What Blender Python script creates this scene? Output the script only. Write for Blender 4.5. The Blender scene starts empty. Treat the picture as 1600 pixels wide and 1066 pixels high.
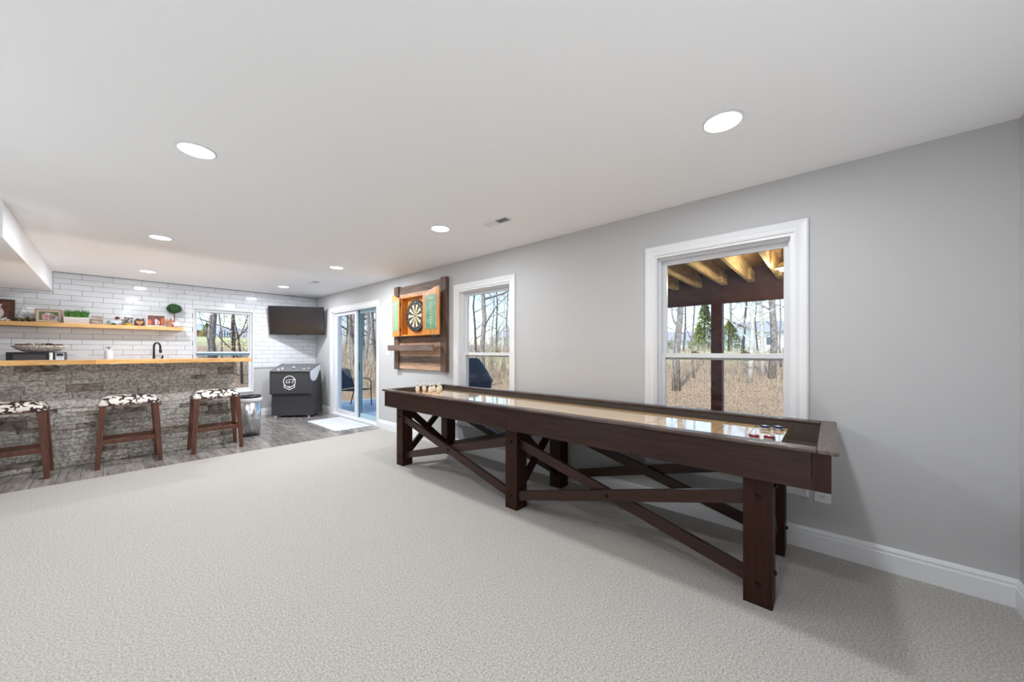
import bpy, math, random
from mathutils import Vector, Matrix, Euler
random.seed(7)
PI = math.pi
SC = bpy.context.scene
COL = SC.collection

# ------------------------------------------------------------------ camera
H = 1.278
YAW = math.atan(630 / 560.0)
cd = bpy.data.cameras.new('camera')
cam = bpy.data.objects.new('camera', cd)
COL.objects.link(cam)
cam.location = (0, 0, H)
cam.rotation_euler = (PI / 2, 0, -YAW)
cd.sensor_width = 36
cd.lens = 560 / 1600 * 36
cd.shift_y = 16 / 1600
cd.clip_start = 0.02
cd.clip_end = 600
SC.camera = cam

# ------------------------------------------------------------------ world, sun, exposure
SKY_STRENGTH = 0.40
SUN_STRENGTH = 3.7
LAMP_W = 15.0
FILL_W = 26.0  # power of the added lights that brighten the ceiling
wd = bpy.data.worlds.new('sky')
SC.world = wd
wd.use_nodes = True
nt = wd.node_tree
bg = nt.nodes['Background']
sky = nt.nodes.new('ShaderNodeTexSky')
sky.sky_type = 'NISHITA'
sky.sun_disc = False
sky.sun_elevation = math.radians(50)
sky.sun_rotation = math.radians(-95)
sky.air_density = 1.0
sky.dust_density = 1.2
sky.ozone_density = 1.5
nt.links.new(sky.outputs[0], bg.inputs[0])
bg.inputs[1].default_value = SKY_STRENGTH
sl = bpy.data.lights.new('sun', 'SUN')
sl.energy = SUN_STRENGTH
sl.angle = math.radians(0.6)
sl.color = (1.0, 0.95, 0.87)
so = bpy.data.objects.new('sun', sl)
COL.objects.link(so)
so.rotation_euler = Vector((-0.58, -0.12, 0.72)).to_track_quat('Z', 'Y').to_euler()
so.location = (-20, 0, 20)

vs = SC.view_settings
vs.view_transform = 'Standard'
vs.look = 'None'
vs.exposure = 0.0
vs.gamma = 1.0
vs.use_curve_mapping = False
SC.cycles.max_bounces = 10
SC.cycles.diffuse_bounces = 6
SC.cycles.glossy_bounces = 4
SC.cycles.transparent_max_bounces = 12
SC.cycles.caustics_reflective = False
SC.cycles.caustics_refractive = False
SC.cycles.use_denoising = True
SC.cycles.sample_clamp_indirect = 6


# ------------------------------------------------------------------ helpers
def srgb(r, g, b):
    def f(c):
        c /= 255.0
        return c / 12.92 if c <= 0.04045 else ((c + 0.055) / 1.055) ** 2.4
    return (f(r), f(g), f(b), 1.0)


MW = {}          # world matrix by object name


def reg(o, parent, local=None):
    COL.objects.link(o)
    o.parent = parent
    l = local if local is not None else Matrix.Identity(4)
    MW[o.name] = (MW[parent.name] @ l) if parent else l
    return o


def tag(o, label=None, cat=None, group=None, kind=None):
    if label:
        o['label'] = label
    if cat:
        o['category'] = cat
    if group:
        o['group'] = group
    if kind:
        o['kind'] = kind
    return o


def thing(name, label, cat, loc=(0, 0, 0), rz=0, group=None, kind=None):
    o = bpy.data.objects.new(name, None)
    o.empty_display_size = 0.1
    o.location = loc
    o.rotation_euler = (0, 0, rz)
    m = Matrix.Translation(loc) @ Matrix.Rotation(rz, 4, 'Z')
    reg(o, None, m)
    return tag(o, label, cat, group, kind)


def copy_tree(o, parent=None, loc=None, rz=None, label=None):
    c = o.copy()
    COL.objects.link(c)
    c.parent = parent
    if loc is not None:
        c.location = loc
    if rz is not None:
        c.rotation_euler = (0, 0, rz)
    if label:
        c['label'] = label
    for ch in list(o.children):
        copy_tree(ch, c)
    return c


class MB:
    def __init__(s):
        s.v = []
        s.f = []
        s.mi = []
        s.cur = 0
        s.sm = []
        s.smooth = False

    def add(s, vs_, fs_):
        b = len(s.v)
        s.v += [tuple(v) for v in vs_]
        for f in fs_:
            s.f.append(tuple(b + i for i in f))
            s.mi.append(s.cur)
            s.sm.append(s.smooth)
        return s

    def box(s, x0, x1, y0, y1, z0, z1, rot=None, ctr=None):
        vs_ = [(x, y, z) for x in (x0, x1) for y in (y0, y1) for z in (z0, z1)]
        if rot is not None:
            c = Vector(ctr) if ctr else Vector(((x0 + x1) / 2, (y0 + y1) / 2, (z0 + z1) / 2))
            vs_ = [tuple(c + rot @ (Vector(v) - c)) for v in vs_]
        return s.add(vs_, [(0, 1, 3, 2), (4, 6, 7, 5), (0, 4, 5, 1), (2, 3, 7, 6), (0, 2, 6, 4), (1, 5, 7, 3)])

    def cbox(s, x0, x1, y0, y1, z0, z1, ch):
        """box with chamfered edges along all three axes"""
        X, Y, Z = (x0, x1), (y0, y1), (z0, z1)
        pts = {}
        vs_ = []
        for i in (0, 1):
            for j in (0, 1):
                for k in (0, 1):
                    sx, sy, sz = (1 - 2 * i), (1 - 2 * j), (1 - 2 * k)
                    for ax in range(3):
                        p = [X[i], Y[j], Z[k]]
                        for a, sg in enumerate((sx, sy, sz)):
                            if a != ax:
                                p[a] += sg * ch
                        pts[(i, j, k, ax)] = len(vs_)
                        vs_.append(p)
        fs_ = []
        def g(i, j, k, ax): return pts[(i, j, k, ax)]
        for i in (0, 1):
            q = [g(i, 0, 0, 0), g(i, 1, 0, 0), g(i, 1, 1, 0), g(i, 0, 1, 0)]
            fs_.append(q if i else q[::-1])
        for j in (0, 1):
            q = [g(0, j, 0, 1), g(0, j, 1, 1), g(1, j, 1, 1), g(1, j, 0, 1)]
            fs_.append(q if j else q[::-1])
        for k in (0, 1):
            q = [g(0, 0, k, 2), g(1, 0, k, 2), g(1, 1, k, 2), g(0, 1, k, 2)]
            fs_.append(q if k else q[::-1])
        for i in (0, 1):
            for j in (0, 1):
                q = [g(i, j, 0, 0), g(i, j, 1, 0), g(i, j, 1, 1), g(i, j, 0, 1)]
                fs_.append(q if (i + j) % 2 else q[::-1])
        for i in (0, 1):
            for k in (0, 1):
                q = [g(i, 0, k, 0), g(i, 0, k, 2), g(i, 1, k, 2), g(i, 1, k, 0)]
                fs_.append(q if (i + k) % 2 else q[::-1])
        for j in (0, 1):
            for k in (0, 1):
                q = [g(0, j, k, 1), g(1, j, k, 1), g(1, j, k, 2), g(0, j, k, 2)]
                fs_.append(q if (j + k) % 2 else q[::-1])
        for i in (0, 1):
            for j in (0, 1):
                for k in (0, 1):
                    q = [g(i, j, k, 0), g(i, j, k, 1), g(i, j, k, 2)]
                    fs_.append(q if (i + j + k) % 2 else q[::-1])
        return s.add(vs_, fs_)

    def tube(s, pts, radii, n=8, cap=True):
        pts = [Vector(p) for p in pts]
        if not hasattr(radii, '__len__'):
            radii = [radii] * len(pts)
        vs_ = []
        up = Vector((0, 0, 1))
        prev = None
        for i, p in enumerate(pts):
            d = (pts[min(i + 1, len(pts) - 1)] - pts[max(i - 1, 0)]).normalized()
            if prev is None:
                a = d.cross(up)
                if a.length < 0.05:
                    a = d.cross(Vector((1, 0, 0)))
            else:
                a = prev - d * prev.dot(d)
            a.normalize()
            prev = a
            b = d.cross(a)
            for k in range(n):
                t = 2 * PI * k / n
                vs_.append(p + (a * math.cos(t) + b * math.sin(t)) * radii[i])
        fs_ = []
        for i in range(len(pts) - 1):
            for k in range(n):
                k2 = (k + 1) % n
                fs_.append((i * n + k, i * n + k2, (i + 1) * n + k2, (i + 1) * n + k))
        if cap:
            fs_.append(tuple(range(n))[::-1])
            fs_.append(tuple((len(pts) - 1) * n + k for k in range(n)))
        return s.add(vs_, fs_)

    def cyl(s, p0, p1, r0, r1=None, n=16):
        return s.tube([p0, p1], [r0, r0 if r1 is None else r1], n)

    def lathe(s, prof, c=(0, 0, 0), n=24, sx=1, sy=1):
        """prof = [(r,z),...]"""
        vs_ = []
        for r, z in prof:
            for k in range(n):
                t = 2 * PI * k / n
                vs_.append((c[0] + r * math.cos(t) * sx, c[1] + r * math.sin(t) * sy, c[2] + z))
        fs_ = []
        for i in range(len(prof) - 1):
            for k in range(n):
                k2 = (k + 1) % n
                fs_.append((i * n + k, i * n + k2, (i + 1) * n + k2, (i + 1) * n + k))
        fs_.append(tuple(range(n))[::-1])
        fs_.append(tuple((len(prof) - 1) * n + k for k in range(n)))
        return s.add(vs_, fs_)

    def ball(s, c, r, n=12, m=8, sc=(1, 1, 1), jit=0):
        vs_ = [(c[0], c[1], c[2] - r * sc[2])]
        for i in range(1, m):
            a = PI * i / m - PI / 2
            for k in range(n):
                t = 2 * PI * k / n
                q = r * (1 + random.uniform(-jit, jit))
                vs_.append((c[0] + q * math.cos(a) * math.cos(t) * sc[0], c[1] + q * math.cos(a) * math.sin(t) * sc[1],
                            c[2] + q * math.sin(a) * sc[2]))
        vs_.append((c[0], c[1], c[2] + r * sc[2]))
        fs_ = []
        for k in range(n):
            fs_.append((0, 1 + (k + 1) % n, 1 + k))
        for i in range(m - 2):
            for k in range(n):
                a = 1 + i * n
                fs_.append((a + k, a + (k + 1) % n, a + n + (k + 1) % n, a + n + k))
        a = 1 + (m - 2) * n
        for k in range(n):
            fs_.append((a + k, a + (k + 1) % n, len(vs_) - 1))
        return s.add(vs_, fs_)

    def prism(s, poly, d0, d1, axis='y'):
        """poly in the two other axes (x,z / y,z / x,y), extruded along axis d0..d1"""
        n = len(poly)
        def pt(a, b, d):
            return {'y': (a, d, b), 'x': (d, a, b), 'z': (a, b, d)}[axis]
        vs_ = [pt(a, b, d0) for a, b in poly] + [pt(a, b, d1) for a, b in poly]
        fs_ = [tuple(range(n)), tuple(range(n, 2 * n))[::-1]]
        for i in range(n):
            j = (i + 1) % n
            fs_.append((i, j, n + j, n + i)[::-1])
        return s.add(vs_, fs_)

    def mesh(s, name, mats, M=None):
        me = bpy.data.meshes.new(name)
        vs_ = s.v if M is None else [tuple(M @ Vector(v)) for v in s.v]
        me.from_pydata(vs_, [], s.f)
        if not isinstance(mats, (list, tuple)):
            mats = [mats]
        for m in mats:
            me.materials.append(m)
        if len(mats) > 1:
            me.polygons.foreach_set('material_index', s.mi)
        if any(s.sm):
            me.polygons.foreach_set('use_smooth', s.sm)
        me.validate()
        import bmesh
        b = bmesh.new()
        b.from_mesh(me)
        bmesh.ops.recalc_face_normals(b, faces=b.faces)
        b.to_mesh(me)
        b.free()
        me.update()
        return me

    def build(s, name, mats, parent=None, world=False, bevel=0, seg=2):
        M = MW[parent.name].inverted() if (world and parent) else None
        o = bpy.data.objects.new(name, s.mesh(name, mats, M))
        reg(o, parent)
        if bevel:
            md = o.modifiers.new('bevel', 'BEVEL')
            md.width = bevel
            md.segments = seg
            md.limit_method = 'ANGLE'
        return o


def text_into(mb, txt, size, M, depth=0.002, shear=0, align='CENTER'):
    c = bpy.data.curves.new('lettering', 'FONT')
    c.body = txt
    c.size = size
    c.extrude = depth / 2
    c.shear = shear
    c.align_x = align
    c.align_y = 'CENTER'
    c.resolution_u = 2
    o = bpy.data.objects.new('lettering', c)
    me = bpy.data.meshes.new_from_object(o)
    mb.add([M @ v.co for v in me.vertices], [tuple(p.vertices) for p in me.polygons])
    bpy.data.objects.remove(o)
    bpy.data.curves.remove(c)
    bpy.data.meshes.remove(me)


# ------------------------------------------------------------------ materials
def mat(name, col, rough=0.5, metal=0, col2=None, scale=8, stretch=(1, 1, 1), lo=0.35, hi=0.65, bump=0, bscale=None,
        rand=0, coat=0, spec=0.5, detail=4, kind='noise', emit=None, dist=0):
    m = bpy.data.materials.new(name)
    m.use_nodes = True
    N, L = m.node_tree.nodes, m.node_tree.links
    p = N['Principled BSDF']
    p.inputs['Roughness'].default_value = rough
    p.inputs['Metallic'].default_value = metal
    p.inputs['Specular IOR Level'].default_value = spec
    p.inputs['Coat Weight'].default_value = coat
    p.inputs['Coat Roughness'].default_value = 0.05
    p.inputs['Base Color'].default_value = col
    if emit:
        p.inputs['Emission Color'].default_value = col
        p.inputs['Emission Strength'].default_value = emit
    tc = None
    def coords(st, sc):
        t = N.new('ShaderNodeTexCoord')
        mp = N.new('ShaderNodeMapping')
        mp.inputs['Scale'].default_value = st
        L.new(t.outputs['Object'], mp.inputs[0])
        if rand:
            oi = N.new('ShaderNodeObjectInfo')
            mu = N.new('ShaderNodeMath')
            mu.operation = 'MULTIPLY'
            mu.inputs[1].default_value = 57
            L.new(oi.outputs['Random'], mu.inputs[0])
            L.new(mu.outputs[0], mp.inputs['Location'])
        return mp
    out = None
    if col2 is not None:
        mp = coords(stretch, scale)
        if kind == 'voronoi':
            t = N.new('ShaderNodeTexVoronoi')
            src = t.outputs['Distance']
        elif kind == 'cell':
            t = N.new('ShaderNodeTexVoronoi')
            src = t.outputs['Color']
        else:
            t = N.new('ShaderNodeTexNoise')
            t.inputs['Detail'].default_value = detail
            t.inputs['Distortion'].default_value = dist
            src = t.outputs['Fac']
        t.inputs['Scale'].default_value = scale
        L.new(mp.outputs[0], t.inputs['Vector'])
        r = N.new('ShaderNodeValToRGB')
        r.color_ramp.elements[0].position = lo
        r.color_ramp.elements[1].position = hi
        r.color_ramp.elements[0].color = col
        r.color_ramp.elements[1].color = col2
        L.new(src, r.inputs[0])
        out = r.outputs[0]
    if rand:
        oi = N.new('ShaderNodeObjectInfo')
        mr = N.new('ShaderNodeMapRange')
        mr.inputs['To Min'].default_value = 1 - rand
        mr.inputs['To Max'].default_value = 1 + rand
        L.new(oi.outputs['Random'], mr.inputs[0])
        hs = N.new('ShaderNodeHueSaturation')
        hs.inputs['Color'].default_value = col
        L.new(mr.outputs[0], hs.inputs['Value'])
        if out:
            L.new(out, hs.inputs['Color'])
        out = hs.outputs[0]
    if out:
        L.new(out, p.inputs['Base Color'])
    if bump:
        mp = coords(stretch, 1)
        t = N.new('ShaderNodeTexNoise')
        t.inputs['Scale'].default_value = bscale or scale
        t.inputs['Detail'].default_value = 3
        L.new(mp.outputs[0], t.inputs['Vector'])
        b = N.new('ShaderNodeBump')
        b.inputs['Strength'].default_value = min(1, bump)
        b.inputs['Distance'].default_value = 0.01 * max(1, bump)
        L.new(t.outputs['Fac'], b.inputs['Height'])
        L.new(b.outputs[0], p.inputs['Normal'])
    return m


def glass_mat(name, tint=(0.93, 0.96, 0.97, 1), f=0.06):
    m = bpy.data.materials.new(name)
    m.use_nodes = True
    N, L = m.node_tree.nodes, m.node_tree.links
    N.remove(N['Principled BSDF'])
    tr = N.new('ShaderNodeBsdfTransparent')
    tr.inputs[0].default_value = tint
    gl = N.new('ShaderNodeBsdfGlossy')
    gl.inputs['Roughness'].default_value = 0.0
    fr = N.new('ShaderNodeLayerWeight')
    fr.inputs['Blend'].default_value = 0.5
    pw = N.new('ShaderNodeMath')
    pw.operation = 'POWER'
    pw.inputs[1].default_value = 5.0
    L.new(fr.outputs['Facing'], pw.inputs[0])
    ma = N.new('ShaderNodeMath')
    ma.operation = 'MULTIPLY_ADD'
    ma.inputs[1].default_value = 0.6
    ma.inputs[2].default_value = 0.025
    L.new(pw.outputs[0], ma.inputs[0])
    fr = ma
    mx = N.new('ShaderNodeMixShader')
    L.new(fr.outputs[0], mx.inputs[0])
    L.new(tr.outputs[0], mx.inputs[1])
    L.new(gl.outputs[0], mx.inputs[2])
    L.new(mx.outputs[0], N['Material Output'].inputs[0])
    return m


WALLC = srgb(192, 192, 193)
m_wall = mat('wall_paint', WALLC, 0.75, bump=0.05, bscale=180)
m_ceil = mat('ceiling_paint', srgb(242, 243, 245), 0.85, bump=0.05, bscale=150)
m_white = mat('white_trim', srgb(232, 233, 236), 0.35)
m_vinyl = mat('white_vinyl', srgb(226, 228, 232), 0.3)
m_grout = mat('grout', srgb(120, 120, 120), 0.9)
m_tile = mat('white_tile', srgb(222, 225, 230), 0.07, rand=0.025, bump=0.03, bscale=9, spec=0.4)
m_carpet = mat('carpet', srgb(148, 144, 138), 0.95, col2=srgb(204, 200, 194), scale=120, lo=0.3, hi=0.7, bump=0.6, bscale=130, spec=0.1, detail=8)
m_plank = mat('grey_wood_tile', srgb(104, 96, 90), 0.12, col2=srgb(170, 165, 161), scale=5, stretch=(6, 0.7, 1), lo=0.25, hi=0.75, rand=0.16, bump=0.08, dist=0.6)
m_stone = mat('split_stone', srgb(142, 135, 128), 0.9, col2=srgb(202, 197, 190), scale=38, stretch=(1, 1, 1.1), lo=0.36, hi=0.6, rand=0.12, bump=1.0, bscale=40, detail=9)
m_stone2 = mat('split_stone_dark', srgb(92, 80, 70), 0.9, col2=srgb(164, 154, 144), scale=16, stretch=(1, 1, 1.6), lo=0.34, hi=0.64, rand=0.13, bump=1.0, bscale=40, detail=9)
m_butcher = mat('butcher_block', srgb(206, 150, 84), 0.3, col2=srgb(228, 180, 118), scale=6, stretch=(1, 8, 8), rand=0.14)
m_shelfw = mat('shelf_maple', srgb(214, 162, 98), 0.4, col2=srgb(230, 190, 132), scale=6, stretch=(1, 9, 9), rand=0.05)
m_esp = mat('espresso_wood', srgb(40, 22, 17), 0.32, col2=srgb(58, 34, 27), scale=5, stretch=(10, 1.0, 14), lo=0.3, hi=0.7, rand=0.08, bump=0.12, bscale=9, detail=6, spec=0.35)
m_espz = mat('espresso_wood_upright', srgb(38, 17, 9), 0.5, col2=srgb(52, 27, 17), scale=5, stretch=(10, 10, 1), lo=0.3, hi=0.7, rand=0.08, bump=0.12, bscale=9, detail=6, spec=0.2)
m_lining = mat('gutter_carpet', srgb(70, 62, 56), 0.95, col2=srgb(104, 94, 86), scale=160, bump=0.6, bscale=200, spec=0.1)
m_maple = mat('maple_playfield', srgb(214, 172, 118), 0.08, col2=srgb(238, 204, 152), scale=4, stretch=(14, 0.8, 1), lo=0.3, hi=0.7, coat=1.0)
m_score = mat('score_line', srgb(120, 86, 60), 0.2)
m_bolt = mat('dark_bolt', srgb(34, 26, 25), 0.4, 0.6)
m_stoolw = mat('stool_wood', srgb(78, 44, 32), 0.38, col2=srgb(102, 62, 46), scale=5, stretch=(8, 8, 1), bump=0.08)
m_hide = mat('cowhide', srgb(52, 32, 24), 0.8, col2=srgb(220, 214, 206), scale=17, lo=0.492, hi=0.508, detail=1.5, dist=1.0, bump=0.2, bscale=120)
m_steel = mat('brushed_steel', srgb(198, 198, 200), 0.26, 1.0)
m_black = mat('black_plastic', srgb(24, 24, 26), 0.4)
m_screen = mat('screen_glass', srgb(34, 31, 31), 0.16, spec=0.8)
m_cab = mat('charcoal_laminate', srgb(62, 62, 65), 0.42, bump=0.05, bscale=200)
m_cabd = mat('black_edge', srgb(22, 22, 24), 0.35)
m_panel = mat('control_panel', srgb(92, 92, 95), 0.5, col2=srgb(120, 120, 124), scale=14, lo=0.4, hi=0.7)
m_decal = mat('white_decal', srgb(244, 244, 244), 0.4)
m_chrome = mat('chrome', srgb(225, 225, 228), 0.1, 1.0)
m_pine = mat('amber_pine', srgb(196, 116, 44), 0.3, col2=srgb(232, 160, 80), scale=4, stretch=(4, 4, 0.8), lo=0.3, hi=0.7, coat=0.3)
m_pinep = mat('pale_pine', srgb(174, 136, 108), 0.55, col2=srgb(206, 172, 144), scale=5, stretch=(3, 0.8, 10), rand=0.06, lo=0.3, hi=0.7)
m_barn = mat('dark_barn_wood', srgb(74, 54, 44), 0.6, col2=srgb(112, 88, 74), scale=5, stretch=(3, 6, 1), rand=0.08, lo=0.3, hi=0.7, bump=0.3, bscale=20)
m_barnh = mat('dark_barn_wood_level', srgb(80, 62, 54), 0.6, col2=srgb(124, 104, 92), scale=5, stretch=(3, 0.8, 10), rand=0.1, lo=0.3, hi=0.7, bump=0.3, bscale=20)
m_chalk = mat('green_chalkboard', srgb(96, 140, 108), 0.4, col2=srgb(128, 168, 136), scale=9)
m_chalkl = mat('chalk_line', srgb(206, 222, 196), 0.8)
m_blk = mat('board_black', srgb(22, 20, 20), 0.7)
m_crm = mat('board_cream', srgb(232, 218, 176), 0.7)
m_red = mat('board_red', srgb(150, 36, 30), 0.6)
m_grn = mat('board_green', srgb(32, 90, 50), 0.6)
m_wire = mat('steel_wire', srgb(200, 200, 200), 0.3, 1.0)
m_rug = mat('white_rug', srgb(178, 179, 184), 0.9, col2=srgb(214, 215, 218), scale=16, kind='voronoi', lo=0.1, hi=0.4, bump=0.6, bscale=60)
m_glass = glass_mat('window_glass')
m_scr = glass_mat('screened_glass', (0.80, 0.83, 0.86, 1))
m_skytint = mat('sky_tinted_vinyl', srgb(92, 128, 142), 0.35)  # blue sky reflection put into the vinyl's colour
m_skytintp = mat('pale_sky_tinted_vinyl', srgb(160, 190, 198), 0.35)  # paler version, sky reflection again put into the colour
m_lamp = mat('lamp_diffuser', (1, 1, 1, 1), 0.5, emit=6)
m_ventg = mat('vent_dark', srgb(120, 120, 122), 0.6)
m_redwood = mat('oxblood_stain', srgb(66, 30, 32), 0.6, col2=srgb(98, 52, 50), scale=7, stretch=(3, 1, 2), bump=0.2)
m_joist = mat('treated_joist', srgb(206, 170, 112), 0.8, col2=srgb(240, 212, 160), scale=5, stretch=(1, 4, 4), rand=0.12, bump=0.2)
m_deckb = mat('treated_deck_board', srgb(160, 126, 88), 0.85, col2=srgb(206, 172, 128), scale=5, stretch=(4, 1, 4), rand=0.15)
m_conc = mat('sky_tinted_concrete', srgb(150, 172, 186), 0.45, col2=srgb(174, 192, 202), scale=3)  # blue of the reflected sky put into the concrete's colour
m_bark = mat('grey_bark', srgb(120, 112, 106), 0.9, col2=srgb(176, 168, 160), scale=14, stretch=(2, 2, 0.6), bump=0.5)
m_barkp = mat('pale_bark', srgb(196, 190, 180), 0.9, col2=srgb(236, 230, 220), scale=10, stretch=(2, 2, 1), bump=0.3)
m_barkd = mat('dark_bark', srgb(58, 52, 50), 0.9, col2=srgb(104, 96, 90), scale=14, stretch=(2, 2, 0.6))
m_ever = mat('evergreen', srgb(84, 104, 50), 0.9, col2=srgb(168, 174, 88), scale=3, lo=0.3, hi=0.7)
m_cover = mat('blue_black_cover', srgb(34, 44, 60), 0.55, col2=srgb(52, 64, 82), scale=4, bump=0.5, bscale=8)
m_siding = mat('white_siding', srgb(214, 220, 230), 0.7)
m_sidew = mat('grey_siding', srgb(150, 156, 160), 0.7)
m_shingle = mat('grey_shingle', srgb(150, 152, 160), 0.9, col2=srgb(176, 176, 182), scale=6)
m_barnred = mat('barn_red', srgb(150, 82, 80), 0.8)
m_fence = mat('fence_grey', srgb(90, 96, 104), 0.8)
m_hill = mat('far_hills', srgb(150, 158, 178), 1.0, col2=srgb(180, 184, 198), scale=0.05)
m_metalf = mat('patio_metal', srgb(28, 36, 46), 0.4, 0.2)
m_sling = mat('patio_sling', srgb(30, 44, 58), 0.7)
m_beigew = mat('exterior_siding', srgb(170, 172, 172), 0.8)
m_mat_b = mat('beige_mat', srgb(204, 188, 164), 0.7)
m_leafg = mat('blade_green', srgb(36, 88, 28), 0.6, col2=srgb(90, 146, 58), scale=30)
m_top = mat('box_green', srgb(16, 52, 24), 0.7, col2=srgb(52, 100, 50), scale=60)


def ground_mat():
    m = bpy.data.materials.new('leaf_littered_ground')
    m.use_nodes = True
    N, L = m.node_tree.nodes, m.node_tree.links
    p = N['Principled BSDF']
    p.inputs['Roughness'].default_value = 0.95
    g = N.new('ShaderNodeNewGeometry')
    sp = N.new('ShaderNodeSeparateXYZ')
    L.new(g.outputs['Position'], sp.inputs[0])
    n1 = N.new('ShaderNodeTexNoise'); n1.inputs['Scale'].default_value = 20; n1.inputs['Detail'].default_value = 9
    n2 = N.new('ShaderNodeTexNoise'); n2.inputs['Scale'].default_value = 0.5; n2.inputs['Detail'].default_value = 4
    L.new(g.outputs['Position'], n1.inputs['Vector'])
    L.new(g.outputs['Position'], n2.inputs['Vector'])
    r1 = N.new('ShaderNodeValToRGB')
    e = r1.color_ramp.elements
    e[0].position = 0.34; e[0].color = srgb(98, 76, 58)
    e[1].position = 0.62; e[1].color = srgb(204, 174, 138)
    L.new(n1.outputs['Fac'], r1.inputs[0])
    r2 = N.new('ShaderNodeValToRGB')
    e = r2.color_ramp.elements
    e[0].position = 0.35; e[0].color = srgb(164, 166, 108)
    e[1].position = 0.65; e[1].color = srgb(220, 214, 164)
    L.new(n1.outputs['Fac'], r2.inputs[0])
    # lawn takes over with distance from the house (x + y) and a ragged edge
    ad = N.new('ShaderNodeMath'); ad.operation = 'MULTIPLY_ADD'
    ad.inputs[1].default_value = 9.0
    L.new(n2.outputs['Fac'], ad.inputs[0]); 
    mx = N.new('ShaderNodeMath'); mx.operation = 'MULTIPLY_ADD'; mx.inputs[1].default_value = 0.6
    L.new(sp.outputs['Y'], mx.inputs[0]); L.new(sp.outputs['X'], mx.inputs[2])
    L.new(mx.outputs[0], ad.inputs[2])
    mr = N.new('ShaderNodeMapRange'); mr.inputs['From Min'].default_value = 25; mr.inputs['From Max'].default_value = 28
    L.new(ad.outputs[0], mr.inputs[0])
    mi = N.new('ShaderNodeMix'); mi.data_type = 'RGBA'
    L.new(mr.outputs[0], mi.inputs['Factor']); L.new(r1.outputs[0], mi.inputs['A']); L.new(r2.outputs[0], mi.inputs['B'])
    L.new(mi.outputs['Result'], p.inputs['Base Color'])
    b = N.new('ShaderNodeBump'); b.inputs['Distance'].default_value = 0.06
    L.new(n1.outputs['Fac'], b.inputs['Height']); L.new(b.outputs[0], p.inputs['Normal'])
    return m


m_ground = ground_mat()

# ------------------------------------------------------------------ room shell
W, D, CH = 3.013, 8.44, 2.44
XL, YN = -3.4, -0.704
TH = 0.16
CARPET_Y = 5.55
# openings in right wall: (y0,y1,z0,z1)
WIN1 = (0.182, 1.092, 0.41, 2.065)
WIN2 = (2.70, 3.615, 0.41, 2.065)
DOOR = (5.722, 7.553, 0.0, 2.072)
BWIN = (0.990, 1.882, 0.49, 2.052)


def struct(mb, name, m, parent=None, **k):
    o = mb.build(name, m, parent, **k)
    if parent is None:
        o['kind'] = 'structure'
    return o


def holed(mb, ops, a0, a1, z0, z1, put):
    """fill a0..a1 x z0..z1 minus rectangular openings with boxes"""
    xs = sorted(ops)
    cur = a0
    for (p, q, r, s) in xs:
        put(cur, p, z0, z1)
        if r > z0:
            put(p, q, z0, r)
        put(p, q, s, z1)
        cur = q
    put(cur, a1, z0, z1)


b = MB()
holed(b, [WIN1, WIN2, DOOR], YN - 0.15, D + TH, -0.3, CH + 0.3, lambda p, q, r, s: b.box(W, W + TH, p, q, r, s))
wr = struct(b, 'wall_right', m_wall)
b = MB()
b.box(XL, W, YN - 0.15, YN, 0, CH + 0.3)
struct(b, 'wall_near', m_wall)
b = MB()
b.box(XL - 0.15, XL, YN - 0.15, D + TH, -0.3, CH + 0.3)
struct(b, 'wall_left', m_wall)
b = MB()
b.box(XL, W, YN, D, CH, CH + 0.3)
struct(b, 'ceiling', m_ceil)
b = MB()
b.box(-2.2, -0.54, 4.75, D, 2.15, CH)
struct(b, 'ceiling', m_ceil, bevel=0.004)

# back wall with tiles as parts
wb = bpy.data.objects.new('wall_back', None)
reg(wb, None)
wb['kind'] = 'structure'
b = MB()
holed(b, [BWIN], XL, W, -0.3, CH + 0.3, lambda p, q, r, s: b.box(p, q, D, D + TH, r, s))
b.build('plaster', m_wall, wb)
TZ0, TP, TR = 0.974, 0.3125, 0.081
GR = 0.0035
b = MB()
holed(b, [(BWIN[0], BWIN[1], TZ0, BWIN[3])], XL, W, TZ0, CH, lambda p, q, r, s: b.box(p, q, D - 0.003, D + 0.001, r, s) if s - r > 0.001 else None)
b.build('grout_bed', m_grout, wb)
offs = {0: 0.044, 1: -0.056, 2: 0.148}
tile_cache = {}


def tile_me(w, h):
    k = (round(w, 3), round(h, 3))
    if k not in tile_cache:
        mb = MB()
        c = 0.0018
        x, z = w / 2, h / 2
        v = [(-x, 0, -z), (x, 0, -z), (x, 0, z), (-x, 0, z), (-x, -.006, -z), (x, -.006, -z), (x, -.006, z), (-x, -.006, z),
             (-x + c, -.008, -z + c), (x - c, -.008, -z + c), (x - c, -.008, z - c), (-x + c, -.008, z - c)]
        f = [(0, 1, 5, 4), (1, 2, 6, 5), (2, 3, 7, 6), (3, 0, 4, 7), (4, 5, 9, 8), (5, 6, 10, 9), (6, 7, 11, 10), (7, 4, 8, 11), (8, 9, 10, 11)]
        mb.add(v, f)
        tile_cache[k] = mb.mesh('tile', m_tile)
    return tile_cache[k]


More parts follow.
